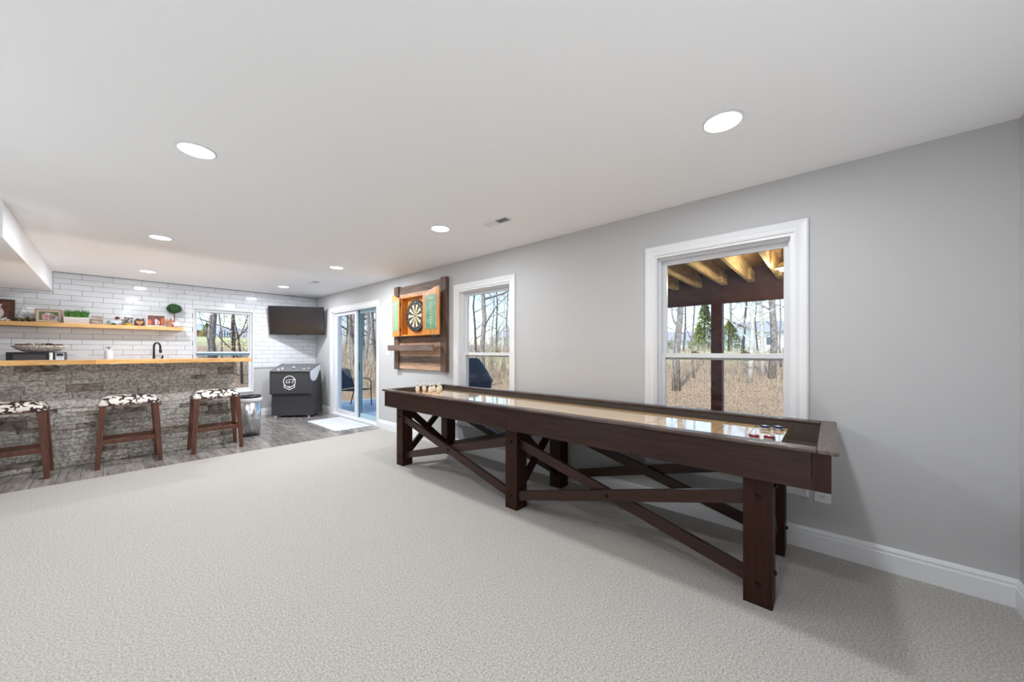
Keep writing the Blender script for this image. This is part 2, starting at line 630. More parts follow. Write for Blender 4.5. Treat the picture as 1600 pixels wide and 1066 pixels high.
left_tiles = MB()
for r in range(0, 19):
    z0 = TZ0 + r * TR
    z1 = min(z0 + TR, CH)
    if z1 - z0 < 0.012:
        continue
    ph = offs[(r - 14) % 3 if True else 0]
    # rows going down shift A, B, C
    ph = offs[{0: 0, 1: 2, 2: 1}[(r - 14) % 3]]
    n0 = math.ceil((-3.0 - ph) / TP)
    x = ph + n0 * TP
    while x < W - 0.005:
        a, c = x, min(x + TP, W)
        segs = [(a, c, z0, z1)]
        if z1 > 2.15:        # boxed in by the soffit on the left
            segs = []
            if c > -0.53:
                segs.append((max(a, -0.538), c, z0, z1))
            if a < -0.55 and z0 < 2.13:
                segs.append((a, min(c, -0.541), z0, 2.149))
        if c > BWIN[0] and a < BWIN[1] and z0 < BWIN[3]:
            segs = []
            if a < BWIN[0] - 0.012:
                segs.append((a, BWIN[0], z0, z1))
            if c > BWIN[1] + 0.012:
                segs.append((BWIN[1], c, z0, z1))
            if z1 > BWIN[3] + 0.012:
                segs.append((max(a, BWIN[0]), min(c, BWIN[1]), BWIN[3], z1))
        for (p, q, s, t) in segs:
            w, h = q - p - GR, t - s - GR
            if w < 0.012 or h < 0.012:
                continue
            if q < -1.05:
                left_tiles.box(p + GR / 2, q - GR / 2, D - 0.008, D, s + GR / 2, t - GR / 2)
            else:
                o = bpy.data.objects.new('tile', tile_me(w, h))
                COL.objects.link(o)
                o.parent = wb
                o.location = ((p + q) / 2, D, (s + t) / 2)
        x += TP
tag(left_tiles.build('tile_field', m_tile, wb), kind='stuff')
b = MB()
b.box(BWIN[1], W, D - 0.016, D, 0.952, 0.974)
b.box(BWIN[1], W, D - 0.022, D, 0.964, 0.974)
struct(b, 'trim_1', m_white)

# floor : carpet + planks
b = MB()
b.box(XL, W, YN, CARPET_Y, -0.03, 0.0)
fl = struct(b, 'floor', m_carpet)
fw = bpy.data.objects.new('floor', None)
reg(fw, None)
fw['kind'] = 'structure'
b = MB()
b.box(XL, W + 0.0, CARPET_Y, D, -0.05, -0.012)
b.build('grout_bed', m_grout, fw)
pc = {}
PWD, PLN = 0.1525, 1.22
i = 0
far_pl = MB()
x = W - 0.002
while x > XL:
    off = [0, 0.41, 0.82][i % 3]
    y = CARPET_Y - PLN + off
    xa = max(XL, x - PWD)
    while y < D - 0.01:
        a, c = max(y, CARPET_Y), min(y + PLN, D)
        if c - a > 0.03:
            if xa < -1.3:
                far_pl.box(xa + .001, x - .001, a + .001, c - .001, -0.02, -0.002)
            else:
                k = (round(x - xa, 3), round(c - a, 3))
                if k not in pc:
                    mb = MB()
                    w2, l2 = k[0] / 2 - 0.0012, k[1] / 2 - 0.0012
                    mb.cbox(-w2, w2, -l2, l2, -0.018, 0, 0.0012)
                    pc[k] = mb.mesh('plank', m_plank)
                o = bpy.data.objects.new('plank', pc[k])
                COL.objects.link(o)
                o.parent = fw
                o.location = ((xa + x) / 2, (a + c) / 2, -0.002)
        y += PLN
    x -= PWD
    i += 1
tag(far_pl.build('plank_field', m_plank, fw), kind='stuff')

# baseboards
BBP = [(0, 0), (.017, 0), (.017, .100), (.012, .106), (.012, .116), (.014, .120), (.008, .134), (.004, .140), (0, .140)]
b = MB()
for (p, q) in ((YN, 5.648), (7.627, D)):
    b.prism([(W - a, z) for a, z in BBP], p, q, 'y')
struct(b, 'baseboard_right', m_white)
b = MB()
b.prism([(D - a, z) for a, z in BBP], BWIN[1] - 0.9, W, 'x')
struct(b, 'baseboard_back', m_white)
b = MB()
b.prism([(YN + a, z) for a, z in BBP], XL, W, 'x')
struct(b, 'baseboard_near', m_white)


# ---------------------------------------------------------- windows
def casing(parent, y0, y1, z0, z1, w, bottom=True):
    """picture-frame casing on the room face of the right wall around opening y0..y1,z0..z1"""
    prof = [(0, 0.012), (0.012, 0.016), (0.030, 0.012), (0.046, 0.018), (0.066, 0.022), (w, 0.016), (w, 0)]
    mb = MB()
    path = [(y0, z0), (y0, z1), (y1, z1), (y1, z0)]
    corners = [(-1, -1), (-1, 1), (1, 1), (1, -1)]
    full = [(0, 0)] + prof
    n = len(full)
    vs_ = []
    for (py, pz), (sy, sz) in zip(path, corners):
        for a, h in full:
            if bottom or sz > 0:
                vs_.append((W - h, py + sy * a, pz + sz * a))
            else:
                vs_.append((W - h, py + sy * a, pz))
    fs_ = []
    rng = range(4) if bottom else range(3)
    for i_ in rng:
        j_ = (i_ + 1) % 4
        for k in range(n - 1):
            fs_.append((i_ * n + k, i_ * n + k + 1, j_ * n + k + 1, j_ * n + k))
    mb.add(vs_, fs_)
    return mb.build('casing', m_white, parent)


def rect_frame(mb, x0, x1, y0, y1, z0, z1, w, wt=None, wb_=None):
    wt = wt or w
    wb_ = wb_ or w
    mb.box(x0, x1, y0, y0 + w, z0, z1)
    mb.box(x0, x1, y1 - w, y1, z0, z1)
    mb.box(x0, x1, y0 + w, y1 - w, z1 - wt, z1)
    mb.box(x0, x1, y0 + w, y1 - w, z0, z0 + wb_)


def window_right(name, op):
    y0, y1, z0, z1 = op
    t = bpy.data.objects.new(name, None)
    reg(t, None)
    t['kind'] = 'structure'
    casing(t, y0, y1, z0, z1, 0.076)
    mb = MB()   # jamb liner
    rect_frame(mb, W - 0.002, W + TH + 0.01, y0, y1, z0, z1, 0.018)
    mb.build('jamb', m_white, t)
    a0, a1, c0, c1 = y0 + 0.018, y1 - 0.018, z0 + 0.018, z1 - 0.018
    mb = MB()
    rect_frame(mb, W + 0.055, W + 0.15, a0, a1, c0, c1, 0.014)
    mb.build('track', m_vinyl, t)
    a0 += 0.014; a1 -= 0.014; c0 += 0.014; c1 -= 0.014
    zm = 1.24
    mb = MB()
    rect_frame(mb, W + 0.105, W + 0.135, a0, a1, zm - 0.03, c1, 0.03, 0.034, 0.036)
    us = mb.build('upper_sash', m_vinyl, t, bevel=0.003)
    mb = MB()
    mb.box(W + 0.117, W + 0.121, a0 + 0.028, a1 - 0.028, zm, c1 - 0.03)
    mb.build('pane', m_glass, us)
    mb = MB()
    rect_frame(mb, W + 0.068, W + 0.100, a0, a1, c0, zm + 0.022, 0.03, 0.036, 0.05)
    ls = mb.build('lower_sash', m_vinyl, t, bevel=0.003)
    mb = MB()
    mb.box(W + 0.080, W + 0.084, a0 + 0.028, a1 - 0.028, c0 + 0.045, zm - 0.012)
    mb.build('pane', m_glass, ls)
    for f in (0.3, 0.7):
        yy = a0 + (a1 - a0) * f
        mb = MB()
        mb.box(W + 0.070, W + 0.098, yy - 0.028, yy + 0.028, zm + 0.022, zm + 0.030)
        mb.box(W + 0.074, W + 0.092, yy - 0.012, yy + 0.02, zm + 0.030, zm + 0.040)
        mb.build('sash_lock', mat('tan_lock', srgb(138, 112, 92), 0.5), t, bevel=0.003)
    return t


window_right('window_1', WIN1)
window_right('window_2', WIN2)

# back window (no casing, tile returns to it)
t = bpy.data.objects.new('window_3', None)
reg(t, None)
t['kind'] = 'structure'
x0, x1, z0, z1 = BWIN
mb = MB()


def rect_frame_y(mb, ya, yb, xa, xb, za, zb, w, wt=None, wb_=None):
    wt = wt or w
    wb_ = wb_ or w
    mb.box(xa, xa + w, ya, yb, za, zb)
    mb.box(xb - w, xb, ya, yb, za, zb)
    mb.box(xa + w, xb - w, ya, yb, zb - wt, zb)
    mb.box(xa + w, xb - w, ya, yb, za, za + wb_)


rect_frame_y(mb, D - 0.014, D + TH + 0.01, x0, x1, z0, z1, 0.014)
mb.build('jamb', m_white, t)
mb = MB()
rect_frame_y(mb, D + 0.05, D + 0.13, x0 + .014, x1 - .014, z0 + .014, z1 - .014, 0.03, 0.042)
mb.build('track', m_vinyl, t)
mb = MB()
rect_frame_y(mb, D + 0.10, D + 0.125, x0 + .044, x1 - .044, 1.215, z1 - .05, 0.02, 0.02, 0.03)
us = mb.build('upper_sash', m_vinyl, t)
mb = MB()
mb.box(x0 + .06, x1 - .06, D + .111, D + .115, 1.24, z1 - .065)
mb.build('pane', m_glass, us)
mb = MB()
rect_frame_y(mb, D + 0.065, D + 0.095, x0 + .044, x1 - .044, z0 + .044, 1.27, 0.02, 0.03, 0.04)
ls = mb.build('lower_sash', m_vinyl, t)
mb = MB()
mb.box(x0 + .05, x1 - .05, D + .064, D + .0648, 1.2, 1.243)
mb.build('rail_light_tint', m_skytint, ls)  # strip giving the meeting rail its bluish light tint as colour
mb = MB()
mb.box(x0 + .06, x1 - .06, D + .078, D + .082, z0 + .08, 1.245)
mb.build('pane', m_scr, ls)

# sliding door
t = bpy.data.objects.new('door_1', None)
reg(t, None)
t['kind'] = 'structure'
y0, y1, z0, z1 = DOOR
casing(t, y0, y1, z0, z1, 0.074, bottom=False)
mb = MB()
mb.box(W - .002, W + TH + .01, y0, y0 + .03, z0, z1)
mb.box(W - .002, W + TH + .01, y1 - .03, y1, z0, z1)
mb.box(W - .002, W + TH + .01, y0, y1, z1 - .03, z1)
mb.build('jamb', m_white, t)
mb = MB()
mb.prism([(W - .012, -.002), (W - .012, .03), (W + .03, .045), (W + TH + .02, .045), (W + TH + .02, -.05), (W, -.05)], y0, y1, 'y')
mb.build('threshold', m_vinyl, t)
ym = 6.64
mb = MB()
rect_frame(mb, W + .05, W + .09, ym - .045, y1 - .03, .045, z1 - .03, 0.085, 0.06, 0.075)
fx = mb.build('fixed_panel', m_vinyl, t, bevel=0.004)
mb = MB()
mb.box(W + .068, W + .072, ym + .03, y1 - .11, .115, z1 - .085)
mb.build('pane', m_glass, fx)
mb = MB()
rect_frame(mb, W + .105, W + .145, y0 + .03, ym + .06, .045, z1 - .03, 0.06, 0.06, 0.075)
sp_ = mb.build('sliding_panel', m_skytintp, t, bevel=0.004)
mb = MB()
mb.box(W + .1, W + .15, ym - .075, ym + .06, .05, z1 - .032)
mb.build('interlock_stile', m_skytint, sp_)
mb = MB()
mb.box(W + .123, W + .127, y0 + .085, ym - .06, .115, z1 - .085)
mb.build('pane', m_glass, sp_)
mb = MB()
mb.box(W + .085, W + .1, ym - .07, ym - .05, 0.93, 1.05)
mb.build('handle', m_black, sp_, bevel=0.003)

# ---------------------------------------------------------- ceiling lights, vents
def ceiling_light(x, y, label, grp='recessed ceiling lights', k=1.0):
    t = thing('ceiling_light', label, 'light', (x, y, CH), 0, grp)
    mb = MB()
    mb.smooth = True
    mb.lathe([(0.092, 0.0), (0.090, -0.005), (0.083, -0.007), (0.081, -0.004), (0.081, 0.0)], n=36)
    mb.build('trim_ring', m_white, t)
    mb = MB()
    mb.lathe([(0.0805, -0.001), (0.080, -0.006), (0.05, -0.011)], n=36)
    mb.build('diffuser', m_lamp, t)
    ld = bpy.data.lights.new('lamp', 'AREA')
    ld.shape = 'DISK'
    ld.size = 0.15
    ld.energy = LAMP_W * k
    ld.color = (0.955, 0.99, 1.02)
    lo = bpy.data.objects.new('lamp', ld)
    COL.objects.link(lo)
    lo.parent = t
    lo.location = (0, 0, -0.013)
    return t


LX = [
    (0.337, 2.740, 'white recessed ceiling light over the middle of the carpet, alone on the left side'),
    (0.351, 5.107, 'white recessed ceiling light over the carpet edge in front of the bar stools'),
    (0.377, 7.412, 'white recessed ceiling light above the sink behind the bar'),
    (2.062, 0.408, 'large bright recessed ceiling light nearest the big deck-side window, topmost in view'),
    (2.083, 2.758, 'white recessed ceiling light beside the ceiling vent, over the game table'),
    (2.098, 5.117, 'white recessed ceiling light above the floor mat and carpet edge, before the sliding door'),
    (2.087, 7.350, 'white recessed ceiling light just in front of the wall television'),
]
for (x, y, l), k in zip(LX, (0.9, 1.8, 1.1, 0.8, 1.0, 2.9, 2.2)):
    ceiling_light(x, y, l, k=k)
for x, y, l in ((0.337, 0.35, 'white recessed ceiling light above the viewer, out of view'), (-1.45, 0.35, 'white recessed ceiling light out of view in the near left'), (-1.45, 2.74, 'white recessed ceiling light out of view on the far left')):
    ceiling_light(x, y, l)


def fill_uplight(x, y, w, label):  # unseen drum light added to brighten the ceiling, not a fixture of the room
    t = thing('added_fill_light', label, 'lamp', (x, y, 0), 0)
    mb = MB(); mb.smooth = True
    mb.lathe([(0.13, 0.0), (0.14, 0.01), (0.14, 0.30), (0.132, 0.30), (0.13, 0.24)], n=28)
    mb.build('drum', m_black, t)
    mb = MB()
    mb.lathe([(0.129, 0.25), (0.12, 0.262)], n=28)
    mb.build('diffuser', m_lamp, t)
    ld = bpy.data.lights.new('lamp', 'AREA')
    ld.shape = 'DISK'
    ld.size = 0.24
    ld.energy = w
    ld.color = (0.955, 0.99, 1.02)
    lo = bpy.data.objects.new('lamp', ld)
    COL.objects.link(lo)
    lo.parent = t
    lo.location = (0, 0, 0.30)
    lo.rotation_euler = (PI, 0, 0)


fill_uplight(-1.3, 0.5, FILL_W * 0.42, 'added fill light in a black drum, unseen left of the viewer')
fill_uplight(-1.7, 3.0, FILL_W * 0.8, 'added fill light in a black drum, unseen on the left carpet')
fill_uplight(0.3, 7.2, FILL_W * 0.4, 'added fill light in a black drum, hidden behind the bar')
fill_uplight(0.9, -0.42, FILL_W * 0.4, 'added fill light in a black drum, unseen behind the viewer by the near wall')


def vent(x, y, lx, ly, label):
    t = thing('ceiling_vent', label, 'vent', (x, y, CH), 0, 'ceiling vents')
    mb = MB()
    rect = [(-lx / 2, lx / 2, -ly / 2, ly / 2)]
    w = 0.016
    mb.box(-lx / 2, lx / 2, -ly / 2, -ly / 2 + w, -0.008, 0)
    mb.box(-lx / 2, lx / 2, ly / 2 - w, ly / 2, -0.008, 0)
    mb.box(-lx / 2, -lx / 2 + w, -ly / 2 + w, ly / 2 - w, -0.008, 0)
    mb.box(lx / 2 - w, lx / 2, -ly / 2 + w, ly / 2 - w, -0.008, 0)
    mb.box(-lx / 2 + w, lx / 2 - w, -0.006, 0.006, -0.008, 0)
    mb.build('frame', m_white, t)
    mb = MB()
    mb.box(-lx / 2 + w, lx / 2 - w, -ly / 2 + w, ly / 2 - w, -0.001, 0)
    mb.build('duct_opening', m_ventg, t)
    sl_ = MB()
    n = 9
    for side, tilt in ((-1, 0.6), (1, -0.6)):
        for k in range(n):
            yy = side * (0.012 + (ly / 2 - w - 0.014) * (k + 0.5) / n)
            sl_.box(-lx / 2 + w, lx / 2 - w, yy - 0.005, yy + 0.005, -0.0055, -0.0045, rot=Matrix.Rotation(tilt, 3, 'X'))
    sl_.build('louver', m_white, t)


vent(2.31, 2.235, 0.11, 0.30, 'white ceiling vent beside the recessed light over the game table')
vent(2.295, 6.488, 0.11, 0.30, 'small white ceiling vent near the wall television corner')

# ---------------------------------------------------------- switch and outlets
def plate(name, label, cat, loc, along, w, h, n=(-1, 0, 0), kind='switch', gang=1):
    """wall plate; along = 'y' on right wall, 'x' on back wall"""
    t = thing(name, label, cat, loc, 0 if along == 'y' else -PI / 2)
    mb = MB()
    mb.cbox(-0.006, 0, -w / 2, w / 2, -h / 2, h / 2, 0.002)
    mb.build('cover_plate', m_white, t)
    for g in range(gang):
        c = (g - (gang - 1) / 2) * 0.046
        mb = MB()
        if kind == 'switch':
            mb.box(-0.010, -0.006, c - 0.016, c + 0.016, -0.033, 0.033, rot=Matrix.Rotation(0.06, 3, 'Y'))
            mb.build('rocker', m_vinyl, t)
        else:
            mb.box(-0.008, -0.006, c - 0.016, c + 0.016, -0.033, 0.033)
            o = mb.build('receptacle', m_vinyl, t)
            mb = MB()
            for zz in (0.018, -0.018):
                mb.box(-0.0086, -0.008, c - 0.008, c - 0.005, zz - 0.004, zz + 0.005)
                mb.box(-0.0086, -0.008, c + 0.005, c + 0.008, zz - 0.004, zz + 0.005)
                mb.box(-0.0086, -0.008, c - 0.002, c + 0.002, zz - 0.011, zz - 0.007)
            tag(mb.build('slot', m_black, o), kind='stuff')
    return t


plate('light_switch', 'white light switch plate on the wall between sliding door and dartboard', 'switch', (W, 5.37, 1.265), 'y', 0.115, 0.118, kind='switch', gang=2)
plate('wall_outlet', 'white outlet plate low on the wall under the near end of the game table', 'outlet', (W, 0.038, 0.375), 'y', 0.082, 0.118, kind='outlet')
plate('wall_outlet', 'white double outlet plate on the tiles beside the microwave', 'outlet', (-0.27, D - 0.008, 1.205), 'x', 0.125, 0.118, kind='outlet', gang=2)

# ---------------------------------------------------------- bar
BX0, BX1, BY = -2.2, 1.205, 6.31
t = thing('bar', 'long bar faced in grey split stone under a butcher block top', 'bar', (0, BY, 0))
mb = MB()
mb.box(BX0, BX1 - 0.03, BY + 0.03, BY + 0.17, -0.002, 1.131)
mb.build('core_wall', m_wall, t, world=True)
mb = MB()
mb.box(BX1 - 0.03, BX1, BY + 0.0, BY + 0.17, -0.002, 1.131)
mb.build('end_cap', m_stone, t, world=True)
rs = random.Random(3)
z = 0.0
far_st = MB()
row = 0
scount = 0
while z < 1.125:
    h = rs.choice([0.05, 0.05, 0.066, 0.082, 0.1])
    h = min(h, 1.131 - z)
    if 1.131 - (z + h) < 0.03:
        h = 1.131 - z
    x = BX1 - 0.004 - rs.uniform(0, 0.02) * 0
    while x > BX0:
        l = rs.uniform(0.12, 0.34)
        xa = max(BX0, x - l)
        dpt = rs.uniform(0.0, 0.013)
        mb = far_st if xa < -1.15 else MB()
        # jittered front face block, split in two facets
        xm = (xa + x) / 2 + rs.uniform(-.03, .03)
        ys = [BY + 0.008 - dpt + rs.uniform(-.005, .005) for _ in range(6)]
        g = 0.0015
        v = [(xa + g, BY + 0.03, z + g), (x - g, BY + 0.03, z + g), (x - g, BY + 0.03, z + h - g), (xa + g, BY + 0.03, z + h - g),
             (xa + g, ys[0], z + g), (xm, ys[1], z + g), (x - g, ys[2], z + g), (x - g, ys[3], z + h - g), (xm, ys[4], z + h - g), (xa + g, ys[5], z + h - g)]
        f = [(4, 5, 8, 9), (5, 6, 7, 8), (0, 1, 6, 5, 4), (3, 9, 8, 7, 2), (0, 4, 9, 3), (1, 2, 7, 6), (0, 3, 2, 1)]
        mb.add(v, f)
        if mb is not far_st:
            mb.build('stone', m_stone2 if rs.random() < 0.16 else m_stone, t, world=True)
            scount += 1
        x = xa
    z += h
    row += 1
tag(far_st.build('stone_field', m_stone, t, world=True), kind='stuff')
# brackets carry the top
for bx in (-0.33, 0.04, 0.42, 1.03):
    mb = MB()
    mb.box(bx - 0.03, bx + 0.03, 6.07, BY + 0.1, 1.127, 1.1345)
    mb.build('steel_bracket', m_steel, t, world=True)

tt = thing('countertop', 'honey butcher block bar top with square edges over the stone bar', 'countertop', (0, 6.3, 1.135))
rs = random.Random(11)
yb = 6.03
while yb < 6.60 - 1e-6:
    ye = min(yb + 0.143, 6.60)
    x = 1.33
    first = True
    while x > BX0:
        l = rs.uniform(0.28, 0.62) if not first else rs.uniform(0.25, 0.5)
        first = False
        xa = x - l
        if xa < BX0:
            xa = BX0
        mb = MB()
        mb.cbox(xa + .0004, x - .0004, yb + .0004, ye - .0004, 1.1352, 1.180, 0.0012)
        mb.build('stave', m_butcher, tt, world=True)
        x = xa
    yb = ye

# back counter (mostly hidden behind the bar)
t = thing('back_counter', 'low back counter along the tiled wall behind the bar', 'counter', (-0.7, 8.15, 0))
mb = MB()
mb.box(-2.2, 0.93, 7.85, D - 0.008, -0.002, 0.91)
mb.build('body', m_white, t, world=True)
mb = MB()
mb.box(-2.22, 0.95, 7.82, D - 0.009, 0.911, 0.95)
mb.build('worktop', m_butcher, t, world=True, bevel=0.003)
for k in range(5):
    xa = -2.15 + k * 0.615
    mb = MB()
    mb.box(xa, xa + 0.6, 7.832, 7.85, 0.1, 0.88)
    d = mb.build('door', m_white, t, world=True, bevel=0.003)
    mb = MB()
    mb.box(xa + 0.54, xa + 0.552, 7.815, 7.832, 0.65, 0.8)
    mb.build('handle', m_black, d, world=True)

# ---------------------------------------------------------- stools
def stool(name_label, x, y):
    t = thing('bar_stool', name_label, 'stool', (x, y, -0.002), 0, 'cowhide bar stools along the bar')
    # saddle seat
    mb = MB()
    mb.smooth = True
    n, m_ = 16, 8
    top, bot = [], []
    L2, D2 = 0.238, 0.17
    vs_ = []
    for i in range(n + 1):
        u = -1 + 2 * i / n
        for j in range(m_ + 1):
            w = -1 + 2 * j / m_
            ex = (1 - abs(u) ** 8) ** 0.5 if abs(u) < 1 else 0
            ey = (1 - abs(w) ** 6) ** 0.5 if abs(w) < 1 else 0
            zt = 0.695 + 0.062 * min(1, ex) * min(1, ey) + 0.018 * (1 - w * w) + 0.010 * (1 - u * u)
            vs_.append((u * L2, w * D2, zt))
    nt_ = len(vs_)
    for i in range(n + 1):
        u = -1 + 2 * i / n
        for j in range(m_ + 1):
            w = -1 + 2 * j / m_
            vs_.append((u * (L2 - 0.004), w * (D2 - 0.004), 0.672))
    def a(i, j, o=0): return o + i * (m_ + 1) + j
    fs_ = []
    for i in range(n):
        for j in range(m_):
            fs_.append((a(i, j), a(i + 1, j), a(i + 1, j + 1), a(i, j + 1)))
            fs_.append((a(i, j, nt_), a(i, j + 1, nt_), a(i + 1, j + 1, nt_), a(i + 1, j, nt_)))
    for i in range(n):
        fs_.append((a(i, 0), a(i, 0, nt_), a(i + 1, 0, nt_), a(i + 1, 0)))
        fs_.append((a(i, m_), a(i + 1, m_), a(i + 1, m_, nt_), a(i, m_, nt_)))
    for j in range(m_):
        fs_.append((a(0, j), a(0, j + 1), a(0, j + 1, nt_), a(0, j, nt_)))
        fs_.append((a(n, j), a(n, j, nt_), a(n, j + 1, nt_), a(n, j + 1)))
    mb.add(vs_, fs_)
    seat = mb.build('seat', m_hide, t)
    mb = MB()
    for yy in (-D2 + 0.0, D2 - 0.0):
        mb.tube([(-L2, yy, 0.678), (L2, yy, 0.678)], 0.005, 6)
    for xx in (-L2, L2):
        mb.tube([(xx, -D2, 0.678), (xx, D2, 0.678)], 0.005, 6)
    mb.build('piping', m_stoolw, seat)
    for sx in (-1, 1):
        for sy in (-1, 1):
            mb = MB()
            x0_, y0_ = sx * 0.205, sy * 0.148      # top centre
            x1_, y1_ = sx * 0.243, sy * 0.178      # foot centre
            wx, wy = 0.024, 0.018
            v = []
            for (cx, cy, zz, k) in ((x1_, y1_, 0.0, 0.85), (x0_, y0_, 0.674, 1.1)):
                for (dx, dy) in ((-1, -1), (1, -1), (1, 1), (-1, 1)):
                    v.append((cx + dx * wx * k, cy + dy * wy * k, zz))
            mb.add(v, [(3, 2, 1, 0), (4, 5, 6, 7), (0, 1, 5, 4), (1, 2, 6, 5), (2, 3, 7, 6), (3, 0, 4, 7)])
            mb.build('leg', m_stoolw, t, bevel=0.002)
    f = 1 - 0.285 / 0.674
    for sy in (-1, 1):
        mb = MB()
        yy = sy * (0.148 + 0.03 * f)
        mb.box(-0.205, 0.205, yy - 0.011, yy + 0.011, 0.262, 0.308)
        mb.build('stretcher', m_stoolw, t, bevel=0.002)
    for sx in (-1, 1):
        mb = MB()
        xx = sx * (0.205 + 0.038 * f)
        mb.box(xx - 0.011, xx + 0.011, -0.155, 0.155, 0.272, 0.312)
        mb.build('stretcher', m_stoolw, t, bevel=0.002)
    return t


st0 = stool('cowhide-topped dark wooden bar stool at the frame edge, cut off on its left', -0.655, 6.07)
copy_tree(st0, None, (0.160, 6.07, -0.002), label='cowhide-topped dark wooden bar stool in the middle of the three')
copy_tree(st0, None, (0.937, 6.07, -0.002), label='cowhide-topped dark wooden bar stool beside the steel trash can')

# ---------------------------------------------------------- trash can
t = thing('trash_can', 'tall brushed steel trash can with black rim beside the bar end', 'trash can', (1.425, 6.63, -0.002))
mb = MB()
mb.smooth = True
mb.lathe([(0.135, 0.0), (0.137, 0.0), (0.137, 0.010), (0.130, 0.010)], n=40)
mb.build('base_ring', m_black, t)
mb = MB()
mb.smooth = True
mb.lathe([(0.134, 0.01), (0.150, 0.545), (0.146, 0.545), (0.128, 0.03)], n=40)
mb.build('body', m_steel, t)
mb = MB()
mb.smooth = True
mb.lathe([(0.152, 0.515), (0.160, 0.522), (0.164, 0.56), (0.158, 0.572), (0.150, 0.572), (0.149, 0.53)], n=40)
mb.build('liner_bag', mat('white_liner', srgb(232, 232, 236), 0.45, bump=0.8, bscale=14), t)
mb = MB()
mb.smooth = True
mb.lathe([(0.150, 0.56), (0.152, 0.598), (0.140, 0.610), (0.122, 0.606), (0.115, 0.57), (0.112, 0.50)], n=40)
mb.build('rim', m_black, t)
mb = MB()
mb.lathe([(0.113, 0.52), (0.10, 0.516)], n=32)
mb.build('inner_bucket', mat('bucket_black', srgb(12, 12, 13), 0.7), t)

# ---------------------------------------------------------- rug
rg = MB()
rg.cbox(2.39, 2.975, 5.862, 7.085, -0.0015, 0.012, 0.004)
o = rg.build('floor_mat', m_rug)
tag(o, 'white rectangular floor mat lying before the sliding glass door', 'mat')

# ---------------------------------------------------------- arcade cabinet
A = math.radians(42)
fc = Vector((2.345, 7.779, 0))     # centre of the base front edge
t = thing('arcade_cabinet', 'black pedestal arcade cabinet with round GT emblem under the television', 'arcade machine', (fc.x, fc.y, -0.002), -A)
# local x = along front (towards right wall), y = depth (into corner)
hw = 0.365
for sx in (-1, 1):
    mb = MB()
    prof = [(-0.062, 0.452), (-0.062, 0.885), (-0.050, 0.905), (0.40, 1.030), (0.42, 1.030), (0.47, 0.60), (0.50, 0.035), (-0.002, 0.035), (0.012, 0.452)]
    x0_ = sx * (hw - 0.009) - 0.009
    mb.prism(prof, x0_, x0_ + 0.018, 'x')
    sd = mb.build('side_panel', m_cab, t)
    mb = MB()
    xs = sx * hw + (0.0008 if sx > 0 else -0.0008)
    wav = [(-0.060, 0.895), (0.41, 1.026), (0.452, 0.74), (0.425, 0.87), (0.395, 0.905), (0.36, 0.89), (0.31, 0.82), (0.24, 0.745), (0.16, 0.70), (0.06, 0.70), (-0.02, 0.735), (-0.061, 0.80)]
    mb.prism(wav, xs - 0.0008, xs + 0.0008, 'x')
    mb.build('side_graphic', m_decal, sd)
mb = MB()
mb.box(-hw + .018, hw - .018, -0.055, 0.02, 0.47, 0.868)
fp = mb.build('front_panel', m_cab, t)
mb = MB()
mb.box(-hw + .018, hw - .018, -0.050, 0.02, 0.452, 0.47)
mb.box(-hw + .018, hw - .018, -0.061, 0.0, 0.868, 0.892)
mb.build('edge_strip', m_cabd, t)
mb = MB()
mb.prism([(0.0, 0.045), (0.0, 0.04), (0.02, 0.04), (0.03, 0.452), (0.014, 0.452)], -hw + .018, hw - .018, 'x')
mb.build('lower_panel', m_cab, t)
mb = MB()
mb.box(-hw + .018, hw - .018, 0.05, 0.44, 0.05, 0.80)
mb.build('cabinet_core', m_cabd, t)
mb = MB()
mb.prism([(-0.058, 0.890), (-0.052, 0.902), (0.405, 1.027), (0.405, 1.01), (-0.04, 0.885)], -hw + .018, hw - .018, 'x')
cp = mb.build('control_panel', m_panel, t)
sl_ = (1.027 - 0.902) / 0.457
def zc(y): return 0.902 + (y + 0.052) * sl_
mb = MB()
mb.smooth = True
mb.ball((0.0, 0.10, zc(0.10) + 0.012), 0.036, 16, 10)
mb.build('trackball', m_chrome, cp)
for (bx, by) in ((-0.27, 0.05), (-0.22, 0.12), (-0.19, 0.05), (0.2, 0.06), (0.27, 0.10), (-0.24, 0.02)):
    mb = MB()
    mb.cyl((bx, by, zc(by) - 0.004), (bx, by, zc(by) + 0.012), 0.015, 0.013, 12)
    mb.build('button', m_decal, cp)
for (fx_, fy_) in ((-0.30, 0.03), (0.30, 0.03), (-0.30, 0.44), (0.30, 0.44)):
    mb = MB()
    mb.cyl((fx_, fy_, 0.0), (fx_, fy_, 0.04), 0.022, 0.014, 12)
    mb.build('levelling_foot', m_chrome, t)
# GT emblem
mb = MB()
yf = -0.0555
cx, cz = -0.013, 0.70
n = 40
def ring(mb, r0, r1, a0, a1, n, yf):
    vs_, fs_ = [], []
    for i in range(n + 1):
        a_ = a0 + (a1 - a0) * i / n
        for r_ in (r0, r1):
            for dy in (0, -0.0015):
                vs_.append((cx + r_ * math.cos(a_), yf + dy, cz + r_ * math.sin(a_)))
    for i in range(n):
        k = i * 4
        fs_ += [(k + 1, k + 3, k + 7, k + 5), (k, k + 1, k + 5, k + 4), (k + 3, k + 2, k + 6, k + 7)]
    mb.add(vs_, fs_)
ring(mb, 0.098, 0.112, 0, 2 * PI, n, yf)
mb.prism([(cx - .1, cz - .045), (cx - .1, cz - .115), (cx, cz - .165), (cx + .1, cz - .115), (cx + .1, cz - .045), (cx + .086, cz - .075), (cx + .086, cz - .107),
          (cx, cz - .15), (cx - .086, cz - .107), (cx - .086, cz - .075)], yf - .0015, yf, 'y')
mb.prism([(cx - .06, cz - .092), (cx + .06, cz - .092), (cx, cz - .128)], yf - .0015, yf, 'y')
